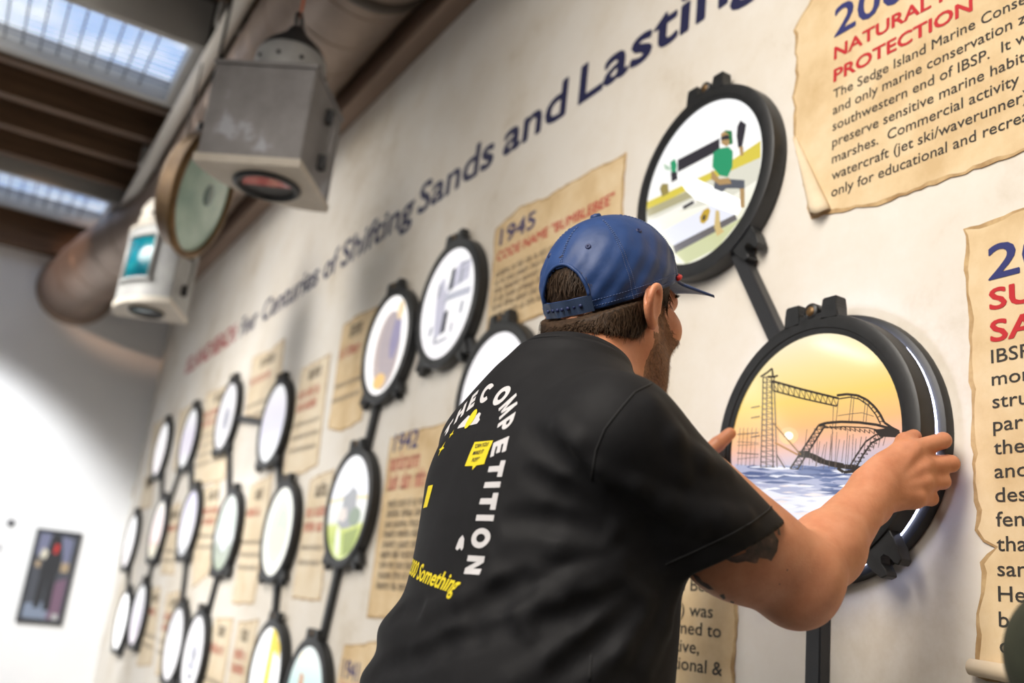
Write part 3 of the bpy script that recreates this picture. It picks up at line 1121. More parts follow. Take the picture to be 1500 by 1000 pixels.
def glow_ramp(name, stops, strength, noise=0.0, nscale=10.0, stretch=(1, 1, 1)):
    """backlit film whose colour runs from the bottom (0) to the top (1) of the disc"""
    m = mat(name, (0, 0, 0), 0.08, emit=(1, 1, 1), estr=strength, spec=0.5)
    nt = m.node_tree
    b = nt.nodes['Principled BSDF']
    tc = nt.nodes.new('ShaderNodeTexCoord')
    sp = nt.nodes.new('ShaderNodeSeparateXYZ')
    nt.links.new(tc.outputs['Object'], sp.inputs[0])
    ma = nt.nodes.new('ShaderNodeMath')
    ma.operation = 'MULTIPLY_ADD'
    ma.inputs[1].default_value = 0.5 / RG
    ma.inputs[2].default_value = 0.5
    nt.links.new(sp.outputs['Z'], ma.inputs[0])
    src = ma.outputs[0]
    if noise:
        mp = nt.nodes.new('ShaderNodeMapping')
        mp.inputs['Scale'].default_value = stretch
        nz = nt.nodes.new('ShaderNodeTexNoise')
        nz.inputs['Scale'].default_value = nscale
        nz.inputs['Detail'].default_value = 6
        nt.links.new(tc.outputs['Object'], mp.inputs['Vector'])
        nt.links.new(mp.outputs['Vector'], nz.inputs['Vector'])
        m2 = nt.nodes.new('ShaderNodeMath')
        m2.operation = 'MULTIPLY_ADD'
        m2.inputs[1].default_value = noise
        nt.links.new(nz.outputs['Fac'], m2.inputs[0])
        m3 = nt.nodes.new('ShaderNodeMath')
        m3.operation = 'SUBTRACT'
        m3.inputs[1].default_value = noise * 0.5
        nt.links.new(src, m3.inputs[0])
        nt.links.new(m3.outputs[0], m2.inputs[2])
        src = m2.outputs[0]
    rp = nt.nodes.new('ShaderNodeValToRGB')
    els = rp.color_ramp.elements
    while len(els) < len(stops):
        els.new(0.5)
    for e, (p, c) in zip(els, stops):
        e.position = p
        e.color = (*c, 1)
    nt.links.new(src, rp.inputs['Fac'])
    nt.links.new(rp.outputs['Color'], b.inputs['Emission Color'])
    return m


def picture(root, x, base, shapes=()):
    """disc of film; shapes: (points in (right, up) units of the radius, material)"""
    bm = bmesh.new()
    vs = [bm.verts.new((x, -a, b)) for a, b in arc_pts(RG + 0.002, 0, 360 - 5, 71)]
    bm.faces.new(vs)
    mats = [base]
    lay = 0
    for poly, m in shapes:
        if m not in mats:
            mats.append(m)
        lay += 1
        P = [(a * RG, b * RG) for a, b in poly]
        P = [(a, b) if math.hypot(a, b) < RG else (a * RG / math.hypot(a, b), b * RG / math.hypot(a, b)) for a, b in P]
        try:
            f = bm.faces.new([bm.verts.new((x - 0.000008 * lay - 0.00004, -a, b)) for a, b in P])
            f.material_index = mats.index(m)
        except ValueError:
            pass
    bm.normal_update()
    for f in bm.faces:
        if f.normal.x > 0:
            f.normal_flip()
    me = bpy.data.meshes.new('picture')
    bm.to_mesh(me)
    bm.free()
    return link_mesh('picture', me, mats, root)


def oval(cx, cy, a, b, n=20, rot=0.0):
    c, s = math.cos(rot), math.sin(rot)
    return [(cx + a * math.cos(t) * c - b * math.sin(t) * s, cy + a * math.cos(t) * s + b * math.sin(t) * c) for t in [2 * math.pi * i / n for i in range(n)]]


def bar(p, q, w):
    d = Vector((q[0] - p[0], q[1] - p[1]))
    n = Vector((-d.y, d.x)).normalized() * w / 2
    return [(p[0] + n.x, p[1] + n.y), (q[0] + n.x, q[1] + n.y), (q[0] - n.x, q[1] - n.y), (p[0] - n.x, p[1] - n.y)]


WHITE = glow((1.0, 0.975, 0.985), 1.12)
LAV = (0.86, 0.80, 0.93)
GREY = glow((0.40, 0.40, 0.46), 0.9)
GREYL = glow((0.56, 0.56, 0.64), 1.0)
GREYD = glow((0.10, 0.10, 0.12), 0.8)

# measured on the wall: letter, y, z (units of the camera-to-face distance)
PORT = dict(A=(5.806, .703), B=(5.099, .697), C=(4.370, .725), D=(3.593, .604), E=(6.18, .180), F=(5.421, .234), G=(4.715, .253), H=(3.996, .199), I=(3.296, .192), J=(5.90, -.262), K=(5.47, -.204),
            L=(4.525, -.276), M=(4.145, -.287), N=(3.171, -.268), O=(2.784, -.296), P=(2.666, .251), Q=(2.556, .720), R=(2.175, .763), S=(1.87, .47), T=(1.193, .763), U=(0.913, .271), V=(0.905, -.32))
PORT = {k: (v[0] * FACE, 1.3 + v[1] * FACE) for k, v in PORT.items()}
rm = random.Random(5)


def spots(n, cx, cy, rx, ry, m, r0=0.03, r1=0.09, seed=1):
    g = random.Random(seed)
    return [(oval(cx + g.uniform(-rx, rx), cy + g.uniform(-ry, ry), g.uniform(r0, r1), g.uniform(r0, r1) * 1.4, 10), m) for _ in range(n)]


PIC = {}
PIC['A'] = (glow_ramp('film_pale_pink', [(0.0, (1.0, 0.93, 0.95)), (0.5, (1.0, 0.96, 0.97)), (1.0, (1, 1, 1))], 1.02), [])
PIC['B'] = (glow_ramp('film_lavender', [(0.1, (1, 1, 1)), (0.25, (0.86, 0.80, 0.90)), (0.55, (0.86, 0.80, 0.92)), (0.9, (1, 1, 1))], 0.98), [])
PIC['C'] = (WHITE, [(oval(0.1, -0.1, 0.35, 0.4), GREYL), (oval(0.15, -0.1, 0.2, 0.25), glow((0.5, 0.5, 0.56), 1.0))])
PIC['D'] = (glow_ramp('film_white_lilac', [(0.1, (1, 1, 1)), (0.4, (0.80, 0.78, 0.88)), (0.7, (0.94, 0.90, 0.97)), (0.95, (1, 1, 1))], 0.98), [])
PIC['E'] = (glow_ramp('film_white_rose', [(0.0, (0.9, 0.84, 0.86)), (0.5, (1.0, 0.97, 0.98)), (1.0, (1, 1, 1))], 1.0), [])
PIC['F'] = (glow_ramp('film_pink', [(0.18, (1, 0.93, 0.74)), (0.30, (0.85, 0.62, 0.58)), (0.36, (0.95, 0.76, 0.72)), (0.75, (0.95, 0.82, 0.80)), (0.95, (1, 0.96, 0.85))], 0.98), [])
PIC['G'] = (glow_ramp('film_lilac', [(0.1, (1, 1, 1)), (0.5, (0.92, 0.88, 0.98)), (0.9, (0.80, 0.75, 0.94))], 0.98), [])
PIC['H'] = (glow_ramp('film_grey_green', [(0.0, (0.42, 0.50, 0.34)), (0.30, (0.50, 0.55, 0.46)), (0.42, (0.95, 0.97, 0.97)), (0.6, (0.74, 0.82, 0.74)), (0.95, (0.93, 0.97, 0.90))], 1.05, 0.22, 14), [(oval(0.05, -0.35, 0.22, 0.16), glow((0.9, 0.93, 1.0), 1.2))])
PIC['I'] = (glow((1.0, 1.0, 0.90), 1.12), [(oval(0.05, 0.0, 0.72, 0.72, 28), glow((0.84, 0.90, 0.66), 1.0)), (oval(0.2, 0.0, 0.45, 0.52, 24), glow((0.68, 0.78, 0.60), 1.0)), (oval(0.1, -0.2, 0.5, 0.3, 24), glow((0.76, 0.84, 0.62), 1.0))])
PIC['J'] = (glow((1, 1, 1), 1.8), [])
PIC['K'] = (glow_ramp('film_mauve', [(0.1, (0.88, 0.80, 0.88)), (0.5, (0.90, 0.86, 0.95)), (0.9, (1, 1, 1))], 0.98), [])
PIC['L'] = (WHITE, [(oval(0.0, -0.1, 0.45, 0.55), glow((0.93, 0.93, 0.97), 1.15))])
PIC['M'] = (WHITE, [(oval(0.1, 0.05, 0.4, 0.22), GREYL), (oval(0.2, -0.05, 0.2, 0.2), GREY), (oval(0.0, -0.3, 0.5, 0.12), GREYL), (oval(0.1, -0.55, 0.3, 0.1), GREY)])
PIC['N'] = (glow((1, 1, 0.97), 1.4), [([(0.05, 1.0), (0.5, 0.95), (0.36, 0.5), (0.36, -1.0), (-0.12, -1.0), (0.02, 0.4)], glow((1.0, 0.78, 0.01), 1.0)), ([(0.3, 0.95), (0.8, 0.65), (0.72, 0.40), (0.36, 0.55)], glow((1.0, 0.72, 0.01), 1.0))])
PIC['O'] = (glow_ramp('film_pale_teal', [(0.2, (0.46, 0.74, 0.70)), (0.6, (0.60, 0.84, 0.80)), (0.9, (0.93, 1.0, 0.97))], 1.0), [([(-0.35, 0.5), (-0.15, 0.45), (-0.1, -0.2), (-0.2, -0.9), (-0.5, -0.9), (-0.45, 0.0)], glow((0.75, 0.36, 0.16), 0.9)), ([(-0.3, -0.2), (0.5, -0.15), (0.6, -0.8), (-0.3, -0.8)], glow((0.95, 0.75, 0.55), 0.9)), (oval(-0.35, 0.75, 0.2, 0.12), glow((1, 0.9, 0.7), 1.2))])
PIC['P'] = (glow_ramp('film_lawn', [(0.0, (0.72, 0.80, 0.30)), (0.18, (0.45, 0.55, 0.05)), (0.32, (0.62, 0.68, 0.12)), (0.36, (0.80, 0.82, 0.74)), (0.55, (0.90, 0.88, 0.84)), (0.585, (0.85, 0.66, 0.2)), (0.60, (0.95, 0.94, 0.98)), (0.95, (1, 1, 1))], 1.02, 0.06, 9),
            [([(-0.28, 0.02), (-0.30, 0.22), (-0.12, 0.26), (0.10, 0.36), (0.14, 0.52), (0.20, 0.36), (0.42, 0.28), (0.44, 0.05), (0.52, -0.15), (0.3, -0.4), (-0.15, -0.42), (-0.42, -0.3)], glow((0.42, 0.42, 0.44), 0.75)),
             ([(-0.4, -0.05), (-0.05, 0.0), (0.05, -0.2), (-0.15, -0.3), (-0.45, -0.2)], glow((0.86, 0.74, 0.66), 0.9)), (oval(0.45, -0.2, 0.30, 0.18), glow((0.26, 0.34, 0.22), 0.8)), ([(0.0, -0.5), (0.75, -0.4), (0.55, -0.85), (0.1, -0.95)], glow((0.34, 0.44, 0.03), 0.8)), (oval(-0.25, -0.65, 0.12, 0.3, 14, 0.3), glow((0.9, 0.92, 0.8), 1.0))])
PIC['Q'] = (glow((1.0, 0.975, 0.95), 1.25), [(oval(0.08, -0.12, 0.62, 0.80, 30), glow((0.66, 0.55, 0.52), 0.95)), (oval(0.18, -0.02, 0.5, 0.66, 28), glow((0.56, 0.48, 0.50), 0.95)), (oval(0.42, 0.1, 0.22, 0.45, 20, -0.15), glow((0.40, 0.36, 0.52), 0.95)), (oval(-0.1, -0.72, 0.3, 0.16, 16), glow((1.0, 0.66, 0.26), 1.0)), (oval(0.5, 0.62, 0.16, 0.2, 14), glow((1.0, 0.78, 0.5), 1.0))])
RS = [([(-0.45, 0.10), (-0.42, 0.45), (-0.20, 0.55), (-0.1, 0.2), (0.75, 0.28), (0.75, 0.62), (0.35, 0.68), (0.3, 0.35), (0.0, 0.4), (-0.05, -0.55), (-0.35, -0.6)], glow((0.62, 0.60, 0.70), 1.0)), ([(-0.1, 0.18), (0.86, 0.12), (0.86, -0.02), (-0.1, 0.05)], GREYL)]
for (x, y, w, h) in ((0.10, 0.42, 0.10, 0.42), (0.0, -0.35, 0.12, 0.42), (0.56, 0.62, 0.22, 0.08), (0.45, 0.40, 0.06, 0.3), (-0.38, 0.30, 0.07, 0.26), (-0.05, -0.68, 0.3, 0.08), (0.60, -0.20, 0.07, 0.24), (-0.82, -0.10, 0.16, 0.03), (-0.52, -0.42, 0.08, 0.2), (-0.3, -0.62, 0.08, 0.14), (0.72, 0.48, 0.2, 0.05), (0.3, -0.5, 0.05, 0.2), (-0.7, -0.55, 0.1, 0.05), (0.05, 0.05, 0.24, 0.06)):
    RS.append(([(x - w, y - h / 2), (x + w * 0.6, y - h / 2 + 0.03), (x + w, y + h / 2), (x - w * 0.5, y + h / 2 - 0.02)], GREYD if w * h > 0.03 else GREY))
PIC['R'] = (WHITE, RS)
PIC['S'] = (WHITE, [(oval(0.0, -0.2, 0.55, 0.5), GREYL)])
PIC['V'] = (WHITE, [])

LAB = dict(A='topmost porthole frame of the leftmost column, beside the far corner', B='second porthole frame from the far corner along the top row', C='white porthole frame on the left of the linked pair', D='pale lilac porthole frame on the right of the linked pair',
           E='smallest porthole frame beside the far corner, mid height', F='pink porthole frame below the topmost one near the far corner', G='lavender porthole frame in the middle row, third from the far corner', H='grey-green porthole frame in the middle row',
           I='cream porthole frame in the middle row with a pale green centre', J='bright white porthole frame lowest and nearest the far corner', K='mauve porthole frame tucked right of the lowest leftmost one', L='left one of the twin white portholes low on the wall',
           M='right one of the twin white portholes, with grey blotches', N='white porthole frame with a broad yellow stripe at the bottom edge', O='teal porthole frame cut by the bottom edge, beside the yellow striped one', P='porthole frame showing a grey building above a green lawn',
           Q='porthole frame with a mauve picture and bright white rim', R='porthole frame with a grey and white photograph, left of the 1945 parchment', S='white porthole frame half hidden behind the man\'s shoulder', T='large porthole frame showing people in green shirts by a boat',
           U='porthole frame in the man\'s hands with a wrecked roller coaster at sunset', V='porthole frame below the picture under the held one')

PORT_G = 'round black porthole frames on the wall'
proto = empty('porthole_frame', (0, 0, 0))
porthole_parts(proto, FACE + 0.0015, WX - 0.0035)
proto_kids = [o for o in bpy.data.objects if o.parent is proto]
proto_sub = {o.name: [c for c in bpy.data.objects if c.parent is o] for o in proto_kids}
first = True
for kk, (py, pz) in PORT.items():
    if kk in ('U', 'V'):
        continue
    if first:
        root = proto
        first = False
    else:
        root = proto.copy()
        COL.objects.link(root)
        for o in proto_kids:
            d = o.copy()
            COL.objects.link(d)
            d.parent = root
            for s in proto_sub[o.name]:
                e = s.copy()
                COL.objects.link(e)
                e.parent = d
    root.location = (0, py, pz)
    tag(root, LAB[kk], 'porthole', PORT_G)
    if kk in PIC:
        picture(root, FACE + 0.005, *PIC[kk])
    PORT_T = root if kk == 'T' else None
    if kk == 'T':
        tr = root


# people on the dock (large upper porthole): outlines traced in the film's own plane
def film(kk, X):
    cy_, cz_ = PORT[kk]

    def f(*px):
        out = []
        for x, y in px:
            p = on_wall(x, y, X)
            out.append((-(p[1] - cy_) / RG, (p[2] - cz_) / RG))
        return out
    return f


ft_ = film('T', FACE + 0.005)


def t8(*pts):
    return ft_(*[(900 + x / 2.857, 80 + y / 2.857) for x, y in pts])


tan = glow((0.62, 0.40, 0.18), 0.8)
grn = glow((0.05, 0.42, 0.20), 0.85)
ylw = glow((0.82, 0.68, 0.10), 0.95)
drk = glow((0.055, 0.05, 0.06), 0.9)
pal = glow((0.80, 0.78, 0.66), 1.0)
TS = [(t8((126, 620), (300, 540), (450, 470), (612, 360), (612, 440), (126, 670)), ylw), (t8((126, 660), (300, 570), (612, 430), (612, 520), (480, 600), (130, 700)), pal), (t8((130, 650), (330, 560), (340, 590), (140, 680)), glow((0.55, 0.50, 0.30), 0.9)), (t8((160, 690), (340, 600), (345, 620), (175, 705)), glow((0.93, 0.90, 0.82), 1.1)),
      (t8((265, 440), (440, 350), (440, 400), (265, 492)), drk), (t8((200, 740), (480, 590), (520, 660), (250, 800)), glow((0.86, 0.87, 0.95), 1.05)), (t8((245, 800), (505, 668), (515, 690), (255, 835)), glow((0.22, 0.20, 0.20), 0.8)), (t8((255, 830), (520, 690), (560, 680), (430, 810), (300, 875)), glow((0.72, 0.74, 0.42), 0.95)),
      (t8((258, 505), (300, 498), (545, 615), (515, 672), (340, 605), (300, 570)), glow((1, 1, 0.97), 1.5)), (t8((285, 635), (330, 610), (335, 622), (290, 648)), drk),
      (t8((420, 525), (470, 520), (545, 525), (545, 575), (520, 560), (470, 560), (450, 575), (415, 560)), glow((0.16, 0.17, 0.20), 0.8)), (t8((525, 560), (545, 560), (545, 640), (528, 640)), tan), (t8((408, 480), (440, 520), (480, 515), (490, 540), (440, 545), (404, 520)), tan), (t8((414, 410), (440, 392), (478, 386), (496, 404), (494, 470), (474, 512), (440, 505), (410, 470)), grn),
      (t8((446, 330), (470, 315), (492, 325), (492, 365), (470, 385), (448, 372)), tan), (t8((446, 345), (470, 335), (494, 345), (494, 352), (446, 358)), drk), (t8((458, 318), (492, 318), (496, 372), (482, 378), (480, 335)), glow((0.04, 0.26, 0.10), 0.8)),
      (t8((515, 300), (528, 275), (552, 292), (546, 330), (535, 385), (518, 390), (512, 340)), drk), (t8((522, 385), (540, 385), (540, 420), (528, 425)), tan), (t8((234, 450), (252, 436), (262, 460), (258, 492), (238, 490)), grn), (t8((205, 455), (232, 470), (236, 485), (212, 480)), glow((0.5, 0.66, 0.5), 1.0)), (t8((236, 492), (262, 490), (266, 520), (240, 535)), drk), (t8((190, 560), (200, 540), (225, 540), (228, 580), (200, 595)), glow((0.45, 0.36, 0.12), 0.8)),
      (t8((358, 680), (372, 652), (392, 640), (402, 652), (392, 690), (374, 708), (360, 702)), glow((0.70, 0.46, 0.06), 0.9)), (t8((366, 690), (374, 670), (384, 672), (378, 694)), drk), (t8((424, 650), (440, 655), (444, 720), (460, 740), (430, 760), (418, 720)), glow((0.80, 0.60, 0.26), 0.9))]
picture(tr, FACE + 0.005, glow_ramp('film_dock', [(0.2, (0.90, 0.88, 0.72)), (0.5, (1.0, 0.985, 0.94)), (0.9, (1, 1, 1))], 1.08), TS)

# ---- the porthole in the man's hands: front ring just off its back plate, light spilling from the gap
uy_, uz_ = PORT['U']
ur = tag(empty('porthole_frame', (0, uy_, uz_)), LAB['U'], 'porthole', PORT_G)
UX0, UX1 = 1.0795, 1.1095
porthole_parts(ur, UX0, UX1)
bm = bmesh.new()
add_lathe(bm, [(0.10, 1.1175), (0.196, 1.1175), (0.203, 1.121), (0.205, 1.127), (0.205, WX - 0.0002), (0.10, WX - 0.0002)], (0, 0, 0), EXV, 80, 0, True)
auto_smooth(bm_obj('back_plate', bm, [black], ur), 40)
led = mat('cool_light_strip', (0.8, 0.8, 0.9), 0.4, emit=(0.66, 0.70, 1.0), estr=13.0)
bm = bmesh.new()
add_lathe(bm, [(0.186, UX1 + 0.0003), (0.1925, UX1 + 0.0003), (0.1925, 1.1172), (0.186, 1.1172)], (0, 0, 0), EXV, 80, 0, True)
bm_obj('light_strip', bm, [led], ur, True)
fu_ = film('U', UX0 + 0.0035)


def c7(*pts):
    return fu_(*[(1000 + x / 2.273, 420 + y / 2.273) for x, y in pts])


dk = glow((0.050, 0.040, 0.035), 1.0)
dk2 = glow((0.16, 0.12, 0.10), 1.0)
US = []
# sea, surf
blue = glow((0.20, 0.25, 0.44), 1.0)
lav = glow((0.50, 0.52, 0.70), 1.0)
wht = glow((0.86, 0.86, 0.95), 1.08)
pinkish = glow((0.93, 0.83, 0.82), 1.05)
US.append((c7((175, 590), (300, 600), (420, 610), (560, 622), (620, 618), (770, 560), (770, 800), (480, 812), (330, 800), (200, 690)), lav))
gS = random.Random(12)
for i in range(130):
    x, y = gS.uniform(175, 640), gS.uniform(598, 700)
    dens = 1 - (y - 598) / 110
    if gS.random() > dens * 1.2:
        continue
    w, h = gS.uniform(18, 60), gS.uniform(2.5, 8)
    US.append((c7((x - w, y), (x - w * 0.3, y - h), (x + w * 0.5, y - h * 0.5), (x + w, y + h * 0.3), (x + w * 0.2, y + h), (x - w * 0.5, y + h * 0.8)), gS.choice([blue, blue, lav, wht, glow((0.12, 0.16, 0.32), 1.0)])))
US.append((c7((180, 640), (260, 668), (330, 690), (420, 700), (560, 690), (640, 720), (560, 800), (350, 812), (240, 740), (195, 680)), wht))
for i in range(60):
    x, y = gS.uniform(200, 620), gS.uniform(660, 800)
    w, h = gS.uniform(14, 46), gS.uniform(2, 6)
    US.append((c7((x - w, y), (x, y - h), (x + w, y + h * 0.2), (x, y + h)), gS.choice([pinkish, glow((0.72, 0.72, 0.84), 1.0), glow((1, 1, 1), 1.2)])))
# horizon haze and sun
for r, m in ((60, glow((1.0, 0.50, 0.24), 0.95)), (32, glow((1.0, 0.62, 0.30), 1.1)), (15, glow((1.0, 0.93, 0.70), 1.6))):
    US.append((c7(*[(355 + r * math.cos(2 * math.pi * i / 20), 496 + r * 0.9 * math.sin(2 * math.pi * i / 20)) for i in range(20)]), m)) if r < 60 else None


def ln(a, b, w=3.0, m=None):
    n = Vector((-(b[1] - a[1]), b[0] - a[0])).normalized() * w * 0.75
    US.append((c7((a[0] + n.x, a[1] + n.y), (b[0] + n.x, b[1] + n.y), (b[0] - n.x, b[1] - n.y), (a[0] - n.x, a[1] - n.y)), m or dk))


def pl(pts, w=3.0, m=None):
    for a, b in zip(pts[:-1], pts[1:]):
        ln(a, b, w, m)


def ladder(p, q, n, w=2.0, m=None):
    """rungs and braces between two polylines given by end points"""
    for i in range(n + 1):
        t, t2 = i / n, min(1, (i + 1) / n)
        a = (p[0][0] + (p[1][0] - p[0][0]) * t, p[0][1] + (p[1][1] - p[0][1]) * t)
        b = (q[0][0] + (q[1][0] - q[0][0]) * t, q[0][1] + (q[1][1] - q[0][1]) * t)
        c_ = (q[0][0] + (q[1][0] - q[0][0]) * t2, q[0][1] + (q[1][1] - q[0][1]) * t2)
        ln(a, b, w, m)
        if i < n:
            ln(a, c_, w * 0.8, m)


# tower
for x0_, x1_ in ((270, 262), (282, 280), (297, 303), (306, 316)):
    ln((x0_, 300), (x1_, 602), 2.6, dk2 if x0_ in (282, 306) else dk)
ladder(((270, 300), (262, 600)), ((300, 300), (310, 600)), 17, 1.7, dk2)
pl([(262, 300), (285, 285), (300, 272), (303, 300), (320, 296)], 4)
ln((285, 300), (312, 300), 5)
# beam and arch
pl([(300, 314), (400, 342), (522, 372)], 5)
pl([(303, 346), (400, 372), (516, 398)], 3.5)
ladder(((300, 314), (522, 374)), ((303, 346), (516, 398)), 12, 1.8)
pl([(516, 362), (550, 358), (585, 362), (615, 376), (640, 398), (660, 424), (674, 452), (700, 470), (724, 482)], 5.5)
pl([(520, 374), (560, 368), (590, 374), (622, 396), (646, 426), (662, 458)], 3)
for a, b in (((560, 358), (566, 368)), ((585, 362), (588, 374)), ((605, 370), (606, 384)), ((625, 384), (622, 396)), ((640, 398), (632, 406)), ((652, 414), (642, 420)), ((662, 430), (650, 436)), ((672, 448), (658, 450))):
    ln(a, b, 2.2)
for a, b in (((505, 395), (498, 600)), ((522, 372), (512, 470)), ((566, 364), (556, 455)), ((574, 364), (566, 455)), ((612, 380), (604, 455)), ((620, 388), (614, 450))):
    ln(a, b, 1.5, dk2)
pl([(520, 430), (560, 424), (600, 420), (640, 432)], 1.6, dk2)
# second loop
pl([(456, 462), (480, 454), (530, 450), (590, 452), (650, 460), (700, 474), (726, 490)], 6)
pl([(470, 470), (540, 466), (620, 470), (690, 486), (724, 500)], 3)
ladder(((460, 460), (724, 486)), ((470, 470), (720, 500)), 16, 2)
for a, b in (((456, 462), (362, 606)), ((478, 462), (386, 608))):
    ln(a, b, 4)
ladder(((456, 462), (362, 606)), ((478, 462), (386, 608)), 11, 2)
pl([(388, 556), (420, 556), (452, 578), (500, 592), (545, 600), (604, 606)], 10)
pl([(400, 548), (440, 560), (480, 580), (540, 592)], 5)
US.append((c7((386, 548), (420, 546), (440, 560), (430, 572), (392, 566)), dk))
US.append((c7((640, 476), (700, 470), (728, 484), (716, 502), (660, 500)), dk))
pl([(650, 492), (614, 516), (584, 560), (556, 606)], 4)
pl([(672, 500), (634, 520), (604, 562), (580, 606)], 4)
ladder(((650, 492), (556, 606)), ((672, 500), (580, 606)), 9, 2)
pl([(545, 596), (600, 604), (610, 612), (540, 618), (520, 604)], 7)
for i in range(16):
    x = 420 + i * 11 + gS.uniform(-4, 4)
    ln((x, 466 + gS.uniform(0, 60)), (x - 10 + gS.uniform(-6, 6), 590 + gS.uniform(-10, 20)), 1.3, dk2)
for i in range(6):
    x = 600 + i * 16
    ln((x, 500), (x - 8, 560 - i * 6), 1.5, dk2)
ln((300, 448), (398, 560), 3, glow((0.32, 0.17, 0.06), 1.0))
ln((312, 520), (388, 560), 4, glow((0.50, 0.24, 0.08), 1.0))
ln((318, 560), (345, 604), 3, dk2)
# netting on the left
for y in (490, 518, 530, 556, 572):
    ln((186, y + gS.uniform(-3, 3)), (258, y + gS.uniform(-6, 4)), 2.2 if y in (490, 556) else 1.3, dk2)
for x in (196, 208, 222, 236, 250):
    ln((x, 470), (x - 8, 596), 1.3, dk2)
for y in (432, 496, 398):
    ln((232, y + 6), (262, y), 2.4, dk)
us_film = glow_ramp('film_sunset', [(0.0, (0.86, 0.84, 0.92)), (0.37, (0.55, 0.55, 0.68)), (0.43, (0.74, 0.55, 0.58)), (0.50, (0.96, 0.52, 0.34)), (0.57, (0.99, 0.56, 0.24)), (0.70, (1.0, 0.70, 0.20)), (0.84, (1.0, 0.80, 0.38)), (1.0, (1.0, 0.88, 0.62))], 1.05)
picture(ur, UX0 + 0.0035, us_film, [s for s in US if s])
# glare of the ceiling lamp is left to the renderer; clear front glass
# ---- black rods linking the portholes
ROD = [('T', 'U'), ('R', 'S'), ('Q', 'P'), ('P', 'O'), ('D', 'I'), ('I', 'N'), ('C', 'D'), ('C', 'H'), ('H', 'M'), ('B', 'G'), ('B', 'F'), ('A', 'F'), ('F', 'K'), ('G', 'L'), ('E', 'J'), ('U', 'V'), ('Q', 'R')]
NICE = dict(A='topmost frame by the far corner', B='second top row frame', C='left frame of linked pair', D='right frame of linked pair', E='smallest frame by the far corner', F='pink frame', G='lavender frame', H='grey-green frame', I='cream frame', J='lowest frame by the corner',
            K='mauve frame', L='left twin frame', M='right twin frame', N='yellow striped frame', O='teal frame', P='green lawn frame', Q='mauve picture frame', R='grey photograph frame', S='half hidden frame', T='boat frame', U='held sunset frame', V='floor')
rod_paint = mat('black_rod_paint', (0.02, 0.021, 0.024), 0.4)
for a, b in ROD:
    A, B = Vector(PORT[a]), Vector(PORT[b])
    if b == 'V':
        A, B = Vector((PORT['U'][0] + 0.012, PORT['U'][1])), Vector((PORT['U'][0] + 0.012, 0.60))
    d = (B - A).normalized()
    s, e = A + d * (RO + 0.0005), B - d * (RO + 0.0005)
    if (e - s).dot(d) <= 0.0:
        s, e = (A + B) / 2 - d * 0.004, (A + B) / 2 + d * 0.004
    bm = bmesh.new()
    n = Vector((-d.y, d.x)) * 0.014
    pr2 = [(s + n), (e + n), (e - n), (s - n)]
    add_prism(bm, [(p.x, p.y) for p in pr2], (WX - 0.0225, 0, 0), (0, 1, 0), (0, 0, 1), (1, 0, 0), 0.022)
    bmesh.ops.bevel(bm, geom=list(bm.edges), offset=0.002, segments=2, affect='EDGES')
    lab = 'black rod running down from the held sunset frame below the elbow' if b == 'V' else 'black rod from %s to %s' % (NICE[a], NICE[b])
    tag(bm_obj('connecting_rod', bm, [rod_paint]), lab, 'rod', 'black rods linking the portholes')

# ---- end wall: framed picture and small grey lettering
fp = tag(empty('framed_poster', (0.725, FY, 1.22)), 'dark framed poster on the white end wall', 'poster')
bm = bmesh.new()
x0_, x1_, z0_, z1_ = 0.585, 0.864, 0.918, 1.520
add_box(bm, (x0_, FY - 0.02, z0_), (x1_, FY - 0.0002, z0_ + 0.012))
add_box(bm, (x0_, FY - 0.02, z1_ - 0.012), (x1_, FY - 0.0002, z1_))
add_box(bm, (x0_, FY - 0.02, z0_ + 0.012), (x0_ + 0.010, FY - 0.0002, z1_ - 0.012))
add_box(bm, (x1_ - 0.010, FY - 0.02, z0_ + 0.012), (x1_, FY - 0.0002, z1_ - 0.012))
child(bm_obj('frame', bm, [black]), fp)
fl = Flat()
PM = [mat('poster_ink', c_, 0.6) for c_ in ((0.065, 0.07, 0.085), (0.16, 0.17, 0.26), (0.025, 0.026, 0.03), (0.50, 0.03, 0.025), (0.62, 0.58, 0.47), (0.36, 0.27, 0.17), (0.17, 0.10, 0.15), (0.20, 0.24, 0.32), (0.42, 0.42, 0.42))]


def pp(pts, mi, lay):
    fl.add([(x0_ + u * (x1_ - x0_), FY - 0.006 - lay * 0.0003, z0_ + v * (z1_ - z0_)) for u, v in pts], [tuple(range(len(pts)))], mi)


pp([(0.03, 0.02), (0.97, 0.02), (0.97, 0.98), (0.03, 0.98)], 0, 0)
pp([(0.10, 0.72), (0.36, 0.72), (0.36, 0.96), (0.10, 0.96)], 1, 1)
pp([(0.56, 0.66), (0.86, 0.66), (0.86, 0.92), (0.56, 0.95)], 1, 1)
pp([(0.10, 0.05), (0.86, 0.05), (0.86, 0.25), (0.10, 0.20)], 7, 1)
pp([(0.62, 0.05), (0.90, 0.05), (0.90, 0.50), (0.66, 0.45)], 6, 2)
pp([(0.26, 0.52), (0.66, 0.52), (0.70, 0.70), (0.58, 0.95), (0.36, 0.95), (0.30, 0.70)], 2, 3)
pp([(0.28, 0.16), (0.42, 0.16), (0.46, 0.52), (0.28, 0.52)], 2, 3)
pp([(0.50, 0.14), (0.66, 0.14), (0.64, 0.52), (0.46, 0.52)], 2, 3)
pp([(0.46, 0.76), (0.54, 0.74), (0.58, 0.84), (0.48, 0.86)], 3, 4)
pp([(0.18, 0.70), (0.32, 0.68), (0.36, 0.76), (0.24, 0.80)], 4, 4)
pp([(0.70, 0.56), (0.88, 0.56), (0.88, 0.66), (0.70, 0.66)], 5, 4)
pp([(0.12, 0.60), (0.24, 0.58), (0.24, 0.66), (0.14, 0.66)], 5, 4)
